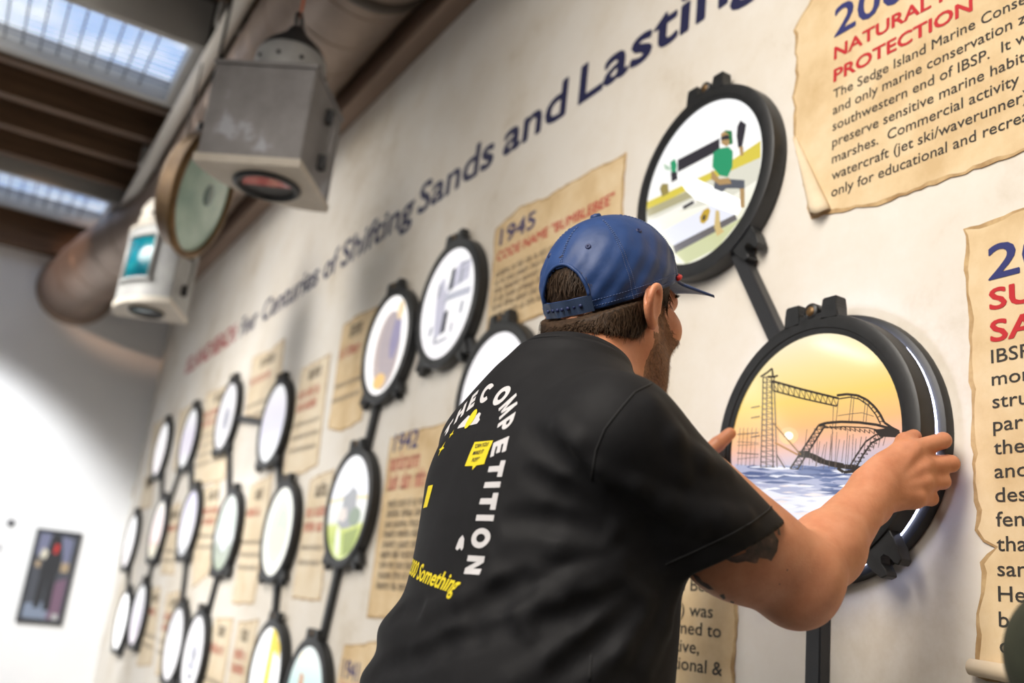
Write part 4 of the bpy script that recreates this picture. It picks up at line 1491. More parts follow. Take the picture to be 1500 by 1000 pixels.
pp([(0.74, 0.05), (0.88, 0.05), (0.88, 0.11), (0.74, 0.11)], 8, 4)
child(fl.build('print', PM), fp)
for (lab, X_, Z_, w, h) in (('dark round mark on the end wall, topmost of three', 0.42, 1.53, 0.045, 0.055), ('grey lettering on the end wall, middle of three marks', 0.37, 1.365, 0.08, 0.06), ('grey lettering on the end wall, lowest of three marks', 0.36, 1.19, 0.05, 0.06)):
    bm = bmesh.new()
    if w < 0.05 and h < 0.056 and Z_ > 1.5:
        add_lathe(bm, [(0.026, 0), (0.026, 0.003), (0, 0.003)], (X_, FY - 0.0001, Z_), (0, -1, 0), 20)
    else:
        for k in range(3):
            add_box(bm, (X_ - w / 2 + k * w / 3, FY - 0.002, Z_ - h / 2), (X_ - w / 2 + k * w / 3 + w * 0.09, FY - 0.0001, Z_ + h / 2))
            add_box(bm, (X_ - w / 2 + k * w / 3, FY - 0.002, Z_ + h * 0.3 - k * 0.014), (X_ - w / 2 + k * w / 3 + w * 0.26, FY - 0.0001, Z_ + h / 2 - k * 0.014))
    tag(bm_obj('wall_lettering', bm, [mat('grey_vinyl', (0.12, 0.12, 0.13), 0.6)]), lab, 'lettering')


# ------------------------------------------------------------------ the man at the wall
def unit(v):
    v = np.array(v, float)
    return v / np.linalg.norm(v)


HC = np.array([0.706, 1.003, 1.721])
HF = unit([0.965, 0.27, 0.03])
HL = unit(np.cross([0, 0, 1], HF))
HU = np.cross(HF, HL)
HM = np.stack([HF, HL, HU])                 # rows: forward, left, up


def hd(f, l, u):
    return HC + HF * f + HL * l + HU * u


SHR, ELR, WRR = np.array([0.572, 0.786, 1.482]), np.array([0.806, 0.758, 1.372]), np.array([0.979, 0.806, 1.4925])
SHL, ELL_, WRL = np.array([0.608, 1.112, 1.506]), np.array([0.80, 1.215, 1.395]), np.array([0.985, 1.195, 1.520])

TRUNK = [(0.86, 0.560, 0.942, 0.138, 0.176), (1.00, 0.570, 0.941, 0.150, 0.188), (1.12, 0.577, 0.940, 0.152, 0.189), (1.23, 0.580, 0.938, 0.145, 0.182),
         (1.33, 0.592, 0.935, 0.135, 0.172), (1.42, 0.594, 0.936, 0.122, 0.166), (1.50, 0.597, 0.944, 0.100, 0.155), (1.56, 0.610, 0.952, 0.075, 0.108), (1.60, 0.625, 0.958, 0.05, 0.06)]


NECK_BACK, NECK_FRONT = (0.625, 0.962, 1.575), (0.668, 0.972, 1.575)


def head_prims():
    P = [Ell(hd(-0.010, 0, 0.016), (0.0905, 0.072, 0.088), HM, 0.0)]
    P.append(Ell(hd(0.034, 0, -0.05), (0.058, 0.056, 0.070), HM, 0.03))
    for s in (-1, 1):
        P.append(Cone(hd(0.0, s * 0.049, -0.064), hd(0.068, s * 0.018, -0.104), 0.022, 0.022, 0.03))
        P.append(Ell(hd(0.058, s * 0.043, -0.034), (0.026, 0.024, 0.026), HM, 0.02))
    P.append(Ell(hd(0.082, 0, -0.106), (0.02, 0.022, 0.02), HM, 0.02))
    P.append(Cone(hd(0.078, -0.032, 0.014), hd(0.078, 0.032, 0.014), 0.015, 0.015, 0.02))
    for s in (-1, 1):
        P.append(Ell(hd(0.097, s * 0.032, -0.010), (0.013, 0.017, 0.010), HM, 0.012, sub=True))
        P.append(Ell(hd(0.076, s * 0.032, -0.011), (0.0125, 0.0125, 0.0125), HM, 0.001))
    P.append(Cone(hd(0.088, 0, 0.002), hd(0.112, 0, -0.038), 0.008, 0.012, 0.012))
    for s in (-1, 1):
        P.append(Ell(hd(0.103, s * 0.012, -0.043), (0.009, 0.008, 0.007), HM, 0.008))
    P.append(Cone(hd(0.090, -0.020, -0.069), hd(0.090, 0.020, -0.069), 0.0055, 0.0055, 0.008))
    P.append(Cone(hd(0.088, -0.018, -0.079), hd(0.088, 0.018, -0.079), 0.0065, 0.0065, 0.006))
    # neck
    P.append(Cone(hd(-0.014, 0, -0.050), NECK_BACK, 0.050, 0.064, 0.03))
    P.append(Cone(hd(0.030, 0, -0.085), NECK_FRONT, 0.040, 0.050, 0.03))
    # ears
    for s in (-1, 1):
        def e(f, u, o):
            return hd(f - 0.010 - 0.25 * o, s * (0.0715 + o * (1.25 if s < 0 else 0.5)), u * 0.76 - 0.012)
        helix = [(0.004, -0.022, 0.004), (0.006, -0.006, 0.004), (0.002, 0.008, 0.010), (-0.009, 0.013, 0.015), (-0.021, 0.008, 0.018), (-0.027, -0.006, 0.018), (-0.025, -0.022, 0.015), (-0.017, -0.037, 0.010), (-0.008, -0.046, 0.006)]
        hx = np.array(helix)
        for _ in range(2):          # round the chain off
            mid_ = (hx[:-1] + hx[1:]) / 2
            q_ = np.empty((len(hx) + len(mid_), 3))
            q_[0::2], q_[1::2] = hx, mid_
            q_[2:-2:2] = (q_[1:-3:2] + q_[3:-1:2]) / 4 + q_[2:-2:2] / 2
            hx = q_
        for a, b in zip(hx[:-1], hx[1:]):
            P.append(Cone(e(*a), e(*b), 0.0038, 0.0038, 0.0022))
        P.append(Ell(e(-0.009, -0.014, 0.0065), (0.0175, 0.0045, 0.027), HM, 0.006))
        P.append(Ell(e(-0.004, -0.046, 0.005), (0.0085, 0.0045, 0.0095), HM, 0.004))
        P.append(Cone(e(-0.016, 0.002, 0.012), e(-0.016, -0.030, 0.010), 0.0032, 0.0032, 0.004))
        P.append(Ell(e(-0.002, -0.020, 0.012), (0.008, 0.004, 0.011), HM, 0.003, sub=True))
        P.append(Ell(e(0.006, -0.022, 0.004), (0.004, 0.004, 0.006), HM, 0.003))
    return P


def finger(P, pts, radii, k=0.004, root=None):
    for i in range(len(pts) - 1):
        kk = root if (i == 0 and root) else k
        P.append(Cone(pts[i], pts[i + 1], radii[i], radii[i + 1], kk))


def arm_prims():
    P = []
    # right arm
    P.append(Cone(SHR, ELR, 0.058, 0.047, 0.03))
    mid = SHR * 0.30 + ELR * 0.70
    P.append(Ell(mid + np.array([-0.006, 0.0, -0.020]), (0.070, 0.044, 0.046), None, 0.03))
    fm = ELR * 0.66 + WRR * 0.34 + np.array([0.004, 0.002, -0.002])
    P.append(Cone(ELR, fm, 0.038, 0.0385, 0.022))
    P.append(Cone(fm, WRR, 0.0385, 0.0275, 0.022))
    P.append(Ell(ELR + np.array([-0.008, -0.004, -0.024]), (0.030, 0.028, 0.024), None, 0.025))
    P.append(Cone(WRR + np.array([0.004, -0.002, 0.012]), WRR + np.array([-0.004, -0.002, -0.014]), 0.024, 0.023, 0.02))
    return P


R_HAND = dict(
    mcp=[(1.0350, 0.7915, 1.5560), (1.0470, 0.7870, 1.5370), (1.0465, 0.7860, 1.5165), (1.0365, 0.7885, 1.4960)],
    pip=[(1.0860, 0.7815, 1.5775), (1.0950, 0.7770, 1.5485), (1.0850, 0.7825, 1.5245), (1.0720, 0.7900, 1.5005)],
    dip=[(1.1060, 0.7950, 1.5830), (1.1120, 0.7935, 1.5550), (1.1040, 0.8000, 1.5290), (1.0930, 0.8080, 1.5060)],
    tip=[(1.1105, 0.8130, 1.5840), (1.1110, 0.8150, 1.5580), (1.1060, 0.8200, 1.5320), (1.0990, 0.8260, 1.5090)],
    rad=[(0.0125, 0.0105, 0.0090, 0.0075), (0.0125, 0.0108, 0.0092, 0.0078), (0.0120, 0.0102, 0.0086, 0.0072), (0.0110, 0.0090, 0.0078, 0.0066)],
    thumb=[(0.993, 0.8000, 1.5210), (1.0230, 0.8020, 1.5480), (1.0430, 0.8055, 1.5700), (1.0640, 0.8085, 1.5810)],
    thumb_r=(0.0160, 0.0130, 0.0118, 0.0100))


def hand_prims():
    P = []
    H = R_HAND
    for j in range(4):
        m = np.array(H['mcp'][j])
        base = WRR + (m - WRR) * 0.22 + np.array([0, 0.002, 0])
        P.append(Cone(base, m, 0.0165, 0.0135, 0.016))
    for j in range(4):
        finger(P, [np.array(H[q][j]) for q in ('mcp', 'pip', 'dip', 'tip')], H['rad'][j], 0.003, 0.009)
    # heel of the hand and ball of the thumb
    P.append(Ell((1.008, 0.803, 1.522), (0.030, 0.014, 0.026), None, 0.014))
    P.append(Ell((1.006, 0.803, 1.497), (0.030, 0.014, 0.016), None, 0.014))
    finger(P, [np.array(t) for t in H['thumb']], H['thumb_r'], 0.004, 0.016)
    # tendons over the back of the hand
    for j in range(4):
        m = np.array(H['mcp'][j])
        a = WRR + (m - WRR) * 0.35
        P.append(Cone(a + np.array([-0.002, -0.0145, 0.001]), m + np.array([-0.001, -0.0105, 0.001]), 0.0022, 0.0035, 0.008))
    return P


def left_arm_prims():
    P = [Cone(SHL, ELL_, 0.058, 0.047, 0.03), Cone(ELL_, ELL_ * 0.62 + WRL * 0.38, 0.045, 0.045, 0.03), Cone(ELL_ * 0.62 + WRL * 0.38, WRL, 0.045, 0.029, 0.03)]
    mcp = [(1.040, 1.208, 1.580), (1.046, 1.214, 1.560), (1.044, 1.216, 1.540), (1.034, 1.213, 1.520)]
    pip = [(1.082, 1.220, 1.600), (1.090, 1.226, 1.572), (1.086, 1.224, 1.550), (1.074, 1.218, 1.527)]
    tip = [(1.104, 1.206, 1.606), (1.108, 1.208, 1.580), (1.104, 1.205, 1.556), (1.094, 1.198, 1.533)]
    for j in range(4):
        m = np.array(mcp[j])
        P.append(Cone(WRL + (m - WRL) * 0.22, m, 0.0165, 0.0135, 0.016))
        finger(P, [m, np.array(pip[j]), np.array(tip[j])], (0.0120, 0.0105, 0.0080), 0.003, 0.009)
    P.append(Ell((1.012, 1.200, 1.545), (0.030, 0.014, 0.026), None, 0.014))
    finger(P, [np.array(t) for t in ((1.000, 1.188, 1.552), (1.028, 1.174, 1.580), (1.048, 1.164, 1.602), (1.066, 1.156, 1.622))], (0.0160, 0.0130, 0.0118, 0.0098), 0.004, 0.014)
    return P


def trunk_prims(grow, k=0.03):
    P = [Stack(TRUNK, 0.0, grow)]
    for S in (SHR, SHL):
        P.append(Cone((0.618, 0.960, 1.565), S + np.array([0, 0, 0.0]), 0.060 + grow, 0.055 + grow, 0.045))
    P.append(Cone((0.580, 0.975, 1.538), (0.580, 1.060, 1.510), 0.060 + grow, 0.056 + grow, 0.03))
    P.append(Cone((0.575, 0.86, 1.44), (0.57, 0.90, 1.34), 0.080 + grow, 0.072 + grow, 0.04))
    P.append(Cone((0.575, 1.02, 1.44), (0.57, 0.99, 1.34), 0.080 + grow, 0.072 + grow, 0.04))
    return P


def local_head(P):
    q = (P - HC) @ HM.T
    return q[..., 0], q[..., 1], q[..., 2]


def skin_slots(c):
    f, l, u = local_head(c)
    m = np.zeros(len(c), np.int32)
    near = (np.abs(f) < 0.16) & (np.abs(l) < 0.1) & (u > -0.14) & (u < 0.13)
    edge = 0.0015 * np.sin(f * 400) + 0.0015 * np.sin(l * 310 + u * 200)
    beard = near & (f > np.where(u < -0.055, -0.002, 0.012) + edge) & (u < -0.030 + edge + np.clip((0.035 - f) * 1.4, -0.02, 0.03)) & (np.abs(l) < 0.073) & (u > -0.135)
    lips = near & (f > 0.084) & (np.abs(l) < 0.023) & (u < -0.064) & (u > -0.085)
    eye = near & (((f - 0.076) ** 2 + (np.abs(l) - 0.032) ** 2 + (u + 0.011) ** 2) < 0.0129 ** 2) & (f > 0.079)
    iris = eye & (((np.abs(l) - 0.032) ** 2 + (u + 0.011) ** 2) < 0.0055 ** 2)
    m[beard] = 1
    m[lips] = 2
    m[eye] = 3
    m[iris] = 4
    for H, n in ((R_HAND, 0),):
        pass
    return m


skin = mat('skin', (0.52, 0.25, 0.15), 0.5, sss=0.12)
noise_color(skin, [(0.30, (0.50, 0.195, 0.100)), (0.52, (0.57, 0.242, 0.130)), (0.75, (0.62, 0.285, 0.165))], 38, 6, 0.6, bump=0.35, bscale=420, dist=0.0006)
beard_skin = mat('beard_shadow_skin', (0.20, 0.10, 0.05), 0.7)
noise_color(beard_skin, [(0.3, (0.16, 0.075, 0.036)), (0.7, (0.33, 0.17, 0.09))], 300, 4, 0.6)
lip_mat = mat('lips', (0.45, 0.17, 0.13), 0.5)
eye_mat = mat('eye_white', (0.8, 0.78, 0.74), 0.2)
iris_mat = mat('iris', (0.05, 0.06, 0.05), 0.15)
ink = mat('tattoo_ink', (0.075, 0.06, 0.055), 0.6)
noise_color(ink, [(0.3, (0.04, 0.034, 0.034)), (0.6, (0.13, 0.085, 0.07)), (0.75, (0.25, 0.14, 0.10))], 90, 3)

body_prims = head_prims() + arm_prims() + hand_prims() + left_arm_prims() + trunk_prims(-0.012)
body, BV, BQ = sdf_mesh('person', body_prims, (0.36, 0.66, 1.15), (1.14, 1.29, 1.86), 0.0024, [skin, beard_skin, lip_mat, eye_mat, iris_mat, ink], None, None, skin_slots)
tag(body, 'man in black t-shirt and blue cap holding a round frame to the wall', 'person')

# ---- t-shirt
HEM_R = SHR * 0.40 + ELR * 0.60 + np.array([-0.002, 0.0, -0.026])
HEM_L = SHL * 0.30 + ELL_ * 0.70 + np.array([0.0, 0.0, -0.012])
HEM_NR, HEM_NL = unit([0.50, -0.20, -0.84]), unit([0.55, 0.30, -0.75])
shirt = mat('black_cotton', (0.012, 0.012, 0.014), 0.7, spec=0.2, sheen=0.02)
noise_color(shirt, [(0.3, (0.0046, 0.0046, 0.0056)), (0.7, (0.0072, 0.0072, 0.0086))], 60, 5, 0.6, bump=0.25, bscale=900, dist=0.0004)


class Sleeve:
    """open tapered tube cut along the plane of its hem"""

    def __init__(s, S, H, n):
        d = unit(H - S)
        s.o, s.i = Cone(S, H + d * 0.07, 0.0645, 0.0685), Cone(S + d * 0.13, H + d * 0.14, 0.050, 0.0655)
        s.H, s.n, s.k, s.sub, s.c, s.rad = H, n, 0.035, False, s.o.c, s.o.rad

    def d(s, P):
        return np.maximum(np.maximum(s.o.d(P), -s.i.d(P)), (P - s.H) @ s.n)


def shirt_prims():
    P = trunk_prims(0.004)
    P.append(Sleeve(SHR, HEM_R, HEM_NR))
    P.append(Sleeve(SHL, HEM_L, HEM_NL))
    P.append(Cone((0.628, 0.963, 1.585), hd(-0.02, 0, -0.05), 0.064, 0.060, 0.006, sub=True))
    return P


def trace(prims, px, py, t0=0.6):
    # march the sight line of a picture point to the cloth
    d = pixel_ray(px, py)
    t = t0
    for _ in range(90):
        v = combine(prims, (EYE + d * t)[None])[0]
        t += v * 0.8
        if abs(v) < 2e-4:
            break
    p = EYE + d * t
    e = 0.004
    n = np.array([combine(prims, (p + e * a)[None])[0] - combine(prims, (p - e * a)[None])[0] for a in np.eye(3)])
    return p, unit(n), abs(v) < 3e-3


SHIRT_P = shirt_prims() + [Ell((0.480, 0.985, 1.268), (0.04, 0.07, 0.025), None, 0.03), Ell((0.470, 0.99, 1.215), (0.045, 0.07, 0.03), None, 0.02)]
SHIRT_FOLDS = []
RIDGES = [  # pulled folds of the cloth: (points, height)
    ([(604, 961), (658, 937), (709, 918), (754, 903), (796, 880), (837, 854), (908, 822)], 5.0),
    ([(626, 895), (674, 873), (722, 844), (780, 831)], 3.5),
    ([(776, 905), (818, 892), (866, 876), (908, 849)], 3.2),
    ([(780, 926), (844, 910), (890, 890)], 2.6),
    ([(751, 996), (805, 966), (866, 924), (930, 870)], 3.6),
    ([(866, 990), (908, 950), (950, 880)], 3.5),
    ([(946, 978), (974, 914), (985, 868)], 3.0),
    ([(722, 812), (818, 802), (882, 793)], 2.6),
    ([(740, 790), (825, 781), (893, 776)], 2.2),
    ([(818, 622), (842, 650), (862, 690)], 2.6),
    ([(783, 686), (825, 706), (880, 736)], 2.4),
    ([(876, 693), (930, 717), (978, 741), (1026, 764), (1066, 771), (1096, 767)], 3.6),
    ([(992, 645), (1029, 673), (1066, 688)], 2.4),
    ([(1015, 744), (1055, 756), (1090, 757)], 2.4),
    ([(958, 590), (990, 640), (1000, 690)], 1.8),
]
VALLEYS = [
    ([(556, 981), (610, 966), (652, 946), (696, 930), (735, 918)], 4.5),
    ([(696, 902), (735, 876), (767, 854)], 2.6),
    ([(777, 632), (822, 669), (852, 703), (893, 751)], 3.4),
    ([(777, 693), (825, 720), (883, 744)], 2.6),
    ([(750, 758), (808, 762), (876, 775)], 2.4),
    ([(800, 915), (850, 897), (905, 872)], 2.4),
    ([(820, 985), (880, 935), (925, 890)], 2.6),
    ([(905, 730), (950, 775), (965, 815)], 3.0),
    ([(586, 897), (610, 893)], 6.0),
]
for lines, sub in ((RIDGES, False), (VALLEYS, True)):
    for pts, hgt in lines:
        ps = [trace(SHIRT_P, *q) for q in pts]
        ps = [(p, n) for p, n, ok in ps if ok]
        r = 0.013
        m = len(ps)
        for i in range(m - 1):
            e0, e1 = [math.sin(math.pi * (0.12 + 0.76 * j / (m - 1))) for j in (i, i + 1)]
            h0, h1 = hgt * 0.001 * e0, hgt * 0.001 * e1
            sg = -1 if not sub else 1
            a_ = ps[i][0] + ps[i][1] * sg * (r - h0)
            b_ = ps[i + 1][0] + ps[i + 1][1] * sg * (r - h1)
            SHIRT_FOLDS.append(Cone(a_, b_, r, r, 0.010, sub=sub))


tee, TV, TQ = sdf_mesh('t_shirt', SHIRT_P + SHIRT_FOLDS, (0.34, 0.64, 0.86), (0.90, 1.30, 1.66), 0.0034, [shirt], body)


# ---- hair, beard
hair_mat = mat('dark_brown_hair', (0.028, 0.016, 0.009), 0.6, spec=0.2)
noise_color(hair_mat, [(0.3, (0.016, 0.009, 0.005)), (0.7, (0.060, 0.034, 0.018))], 260, 3)
beard_mat = mat('ginger_brown_beard', (0.13, 0.06, 0.025), 0.5)
noise_color(beard_mat, [(0.3, (0.10, 0.042, 0.016)), (0.7, (0.27, 0.125, 0.05))], 260, 3)

CAPC = HC + HU * 0.002 + HF * -0.002
CT = R(29)
CRF, CRL, CRH = 0.1030, 0.0845, 0.110
CF = unit(HF * math.cos(CT) + HU * math.sin(CT))
CL = HL.copy()
CU = np.cross(CF, CL)


def cap_pt(f, l, u):
    return CAPC + CF * f + CL * l + CU * u


def strands(name, n, seed, sample, mats, parent, length, width, dirfn, curl=0.25):
    rng = np.random.default_rng(seed)
    V, F = [], []
    for i in range(n):
        p, nrm = sample(rng)
        d = unit(dirfn(p, nrm, rng))
        L = length * rng.uniform(0.6, 1.25)
        side = unit(np.cross(d, nrm) + 1e-6)
        base = len(V)
        q = p - nrm * 0.001
        for k in range(4):
            t = k / 3
            w = width * (1 - t) ** 0.7 * 0.5
            off = nrm * (0.0035 * t * (1 - 0.5 * t)) * (L / 0.02) + side * curl * L * 0.3 * math.sin(t * 3 + i)
            c = q + d * L * t + off
            if k < 3:
                V.append(c - side * w)
                V.append(c + side * w)
            else:
                V.append(c)
        F += [(base, base + 1, base + 3, base + 2), (base + 2, base + 3, base + 5, base + 4), (base + 4, base + 5, base + 6)]
    return mesh_obj(name, V, F, mats, parent, True)


def hair_low(f, l):
    # lower edge of the haircut in head coordinates, rising towards the ears
    a = np.abs(l) / 0.075
    return -0.091 + 0.030 * a ** 2 + np.clip((f + 0.035) / 0.05, 0, 1) ** 1.5 * 0.050


def hair_post(v, P):
    f, l, u = local_head(P)
    q = (P - CAPC) @ np.stack([CF, CL, CU], 1)
    low = hair_low(f, l)
    v = np.maximum(v, low - u)
    v = np.maximum(v, q[..., 2] - 0.075)
    cr = np.sqrt((q[..., 0] / CRF) ** 2 + (q[..., 1] / CRL) ** 2)
    v = np.where(q[..., 2] > -0.004, np.maximum(v, (cr - 0.945) * 0.09), v)
    v = np.maximum(v, f - np.where(u > -0.012, 0.030, 0.006))
    return v


hair_prims = [Cone(hd(-0.014, 0, -0.050), (0.625, 0.962, 1.575), 0.0570, 0.070, 0.03), Ell(hd(-0.010, 0, 0.014), (0.0985, 0.0775, 0.094), HM, 0.0), Cone(hd(-0.042, -0.028, -0.037), hd(-0.042, 0.028, -0.037), 0.044, 0.044, 0.03)]
hair, HV, HQ = sdf_mesh('hair', hair_prims, HC - 0.16, HC + 0.16, 0.0028, [hair_mat], body, hair_post)
_hn = np.zeros(len(hair.data.vertices) * 3)
hair.data.vertices.foreach_get('normal', _hn)
_hn = _hn.reshape(-1, 3)
h_f, h_l, h_u = local_head(HV)
_ok = np.where((h_f < 0.03) & (np.abs(h_l) + np.maximum(-h_f, 0) > 0.045) & (h_u > hair_low(h_f, h_l) - 0.004) & (((HV - CAPC) @ CU < -0.006) | ((h_f < -0.06) & ((HV - CAPC) @ CU > 0.034) & ((HV - CAPC) @ CU < 0.058) & (np.abs(h_l) < 0.036))))[0]


def hair_sample(rng):
    i = _ok[rng.integers(len(_ok))]
    return HV[i] + rng.normal(0, 0.001, 3), _hn[i]


def hair_dir(p, n, rng):
    t = -HU * 1.0 - HF * 0.25 + HL * rng.normal(0, 0.35) + HF * rng.normal(0, 0.3)
    t = t - n * (t @ n)
    return unit(t) + n * rng.uniform(0.0, 0.22)


hs = strands('hair_strands', 5200, 4, hair_sample, [hair_mat], hair, 0.017, 0.0016, hair_dir)

b_f, b_l, b_u = local_head(BV)
_bi = np.where((b_f > np.where(b_u < -0.055, 0.0, 0.016)) & (b_f < 0.13) & (b_u < -0.026 + np.clip((0.035 - b_f) * 1.4, -0.02, 0.04)) & (b_u > -0.132) & (np.abs(b_l) < 0.072) & ~((b_f > 0.082) & (np.abs(b_l) < 0.024) & (b_u < -0.062) & (b_u > -0.087)) & ~((b_f > 0.06) & (b_u > -0.055) & (np.abs(b_l) < 0.05)))[0]
_bn = np.zeros(len(body.data.vertices) * 3)
body.data.vertices.foreach_get('normal', _bn)
_bn = _bn.reshape(-1, 3)


def beard_sample(rng):
    i = _bi[rng.integers(len(_bi))]
    return BV[i], _bn[i]


def beard_dir(p, n, rng):
    t = -HU + HF * 0.5 + rng.normal(0, 0.35, 3)
    t = t - n * (t @ n)
    return unit(t) + n * rng.uniform(0.1, 0.5)


beard = strands('beard', 4200, 7, beard_sample, [beard_mat], body, 0.009, 0.0010, beard_dir, 0.1)
eb = []


def brow_sample(rng):
    s = rng.choice([-1, 1])
    t = rng.uniform(0, 1)
    return hd(0.0925 - 0.018 * t * t, s * (0.014 + 0.034 * t), 0.016 + 0.006 * math.sin(t * 3) + rng.normal(0, 0.0015)), HF


def brow_dir(p, n, rng):
    l = (p - HC) @ HL
    return HL * np.sign(l) + HU * rng.uniform(-0.1, 0.5) + HF * 0.15


strands('eyebrows', 260, 9, brow_sample, [hair_mat], body, 0.008, 0.0012, brow_dir, 0.1)

# ---- cap
cap_mat = mat('navy_nylon', (0.016, 0.045, 0.150), 0.5, spec=0.35)
noise_color(cap_mat, [(0.3, (0.0125, 0.037, 0.125)), (0.7, (0.020, 0.054, 0.175))], 22, 3, bump=0.22, bscale=60, dist=0.003)
stitch_mat = mat('pale_blue_stitch', (0.075, 0.115, 0.25), 0.7)
red_cord = mat('red_cord', (0.62, 0.02, 0.018), 0.6)
strap_mat = mat('dark_snap_strap', (0.028, 0.050, 0.105), 0.5)
eyelet_mat = mat('dark_navy_eyelet', (0.008, 0.018, 0.085), 0.6)



def crown(theta, h, off=0.0):
    """theta measured from the front; h from 0 (rim) to 1 (top)"""
    e = 2.35
    r = max(0.0, 1 - max(h, 0) ** e) ** (1 / 2.15)
    h = max(h, -0.02)
    sk = 1 + 0.03 * math.sin(h * math.pi)
    seam = 0.0012 * abs(math.sin(theta * 3 + math.pi / 2)) ** 0.5 * math.sin(math.pi * min(1, max(h, 0) * 1.05))
    pk = 0.0015 * math.sin(theta * 9 + h * 11) * (1 - h) * math.sin(h * 3.1) + 0.0011 * math.sin(theta * 17 - h * 23) * (1 - h) * (h < 0.9)
    rr = r * sk
    f = math.cos(theta) * (CRF * rr + seam + pk + off)
    l = math.sin(theta) * (CRL * rr + seam + pk + off)
    # the front panels stand up higher than the back
    return cap_pt(f + 0.004 * h, l, (CRH + off) * h + 0.012 * math.cos(theta) * h * (1 - h))


def in_arch(theta, h):
    s = (theta - math.pi) * 0.094
    z = h * CRH
    if z < 0.020 or z > 0.0639:
        return False
    w = 0.040 * math.sqrt(max(0.0, 1 - ((z - 0.020) / 0.044) ** 2.2)) if z < 0.064 else -1
    return abs(s) < w


cap = empty('baseball_cap', CAPC)
cap.parent = body
NT, NH = 220, 56
V, F = [], []
hs_ = [1 - (1 - i / NH) ** 1.6 for i in range(NH + 1)]
hs_ = [0.0] + [h for h in hs_[1:-1]] + [0.9995]
for h in hs_:
    for j in range(NT):
        V.append(crown(2 * math.pi * j / NT, h))
for i in range(len(hs_) - 1):
    for j in range(NT):
        th, h = 2 * math.pi * (j + 0.5) / NT, (hs_[i] + hs_[i + 1]) / 2
        if in_arch(th, h):
            continue
        F.append((i * NT + j, i * NT + (j + 1) % NT, (i + 1) * NT + (j + 1) % NT, (i + 1) * NT + j))


def place(o, par):
    o.parent = par
    o.matrix_parent_inverse = Matrix.Translation(par.location).inverted()
    return o


crown_o = place(mesh_obj('crown', V, F, [cap_mat], None, True), cap)
md = crown_o.modifiers.new('thickness', 'SOLIDIFY')
md.thickness = 0.0018
md.offset = -1
# stitching along the six seams and round the rim, button, eyelets
bm = bmesh.new()
for k in range(6):
    th = math.pi / 2 * 0 + k * math.pi / 3 + (0 if k not in (0, 3) else 0)
    for dth in (-0.032, 0.032):
        for i in range(0, 44):
            h0, h1 = i / 46, (i + 0.55) / 46
            if in_arch(th, h0) or in_arch(th, h1):
                continue
            add_tube(bm, [crown(th + dth * (1 - h0 * 0.6), h0, 0.0004), crown(th + dth * (1 - h1 * 0.6), h1, 0.0004)], 0.00055, 5)
for hh in (0.045, 0.115):
    for j in range(150):
        a0, a1 = 2 * math.pi * j / 150, 2 * math.pi * (j + 0.6) / 150
        if abs(a0 - math.pi) < 0.42:
            continue
        add_tube(bm, [crown(a0, hh, 0.0004), crown(a1, hh, 0.0004)], 0.00045, 5)
place(bm_obj('stitching', bm, [stitch_mat], None, True), crown_o).matrix_parent_inverse = Matrix.Identity(4)
bm = bmesh.new()
pts = []
for i in range(41):
    t = math.pi * i / 40
    th = math.pi + 0.440 * math.cos(t)
    z = 0.020 + 0.046 * math.sin(t) ** 0.9
    pts.append(crown(th, z / CRH, 0.0008))
add_tube(bm, pts, 0.0024, 8)
place(bm_obj('arch_piping', bm, [cap_mat], None, True), cap)
bm = bmesh.new()
rows = []
for i in range(25):
    th = math.pi - 0.47 + 0.94 * i / 24
    rows.append([bm.verts.new(crown(th, z / CRH, 0.0012)) for z in (-0.001, 0.0205)] + [bm.verts.new(crown(th, z / CRH, 0.0030)) for z in (0.0205, -0.001)])
for a, b in zip(rows[:-1], rows[1:]):
    for k in range(4):
        bm.faces.new((a[k], a[(k + 1) % 4], b[(k + 1) % 4], b[k]))
strap = place(bm_obj('snap_strap', bm, [strap_mat], None), cap)
bm = bmesh.new()
for i in range(7):
    th = math.pi - 0.30 + 0.1 * i
    p, q = crown(th, 0.0098 / CRH, 0.003), crown(th, 0.0098 / CRH, 0.0048)
    add_tube(bm, [p, q], 0.0024, 10)
place(bm_obj('snap', bm, [eyelet_mat], None, True), strap).matrix_parent_inverse = Matrix.Identity(4)
bm = bmesh.new()
add_lathe(bm, [(0.0075, 0), (0.0075, 0.003), (0.006, 0.0055), (0.0, 0.0065)], crown(0, 0.9995) - CU * 0.002, CU, 20)
place(bm_obj('top_button', bm, [cap_mat], None, True), cap)
for k in range(6):
    th = math.pi / 6 + k * math.pi / 3
    c = crown(th, 0.72, 0.0003)
    nrm = unit(np.cross(crown(th + 0.05, 0.72) - crown(th - 0.05, 0.72), crown(th, 0.76) - crown(th, 0.68)))
    bm = bmesh.new()
    add_lathe(bm, [(0.0012, 0.0006), (0.0022, 0.0012), (0.0036, 0.0011), (0.0042, -0.0008)], c, nrm, 16)
    place(bm_obj('eyelet', bm, [eyelet_mat], None, True), cap)
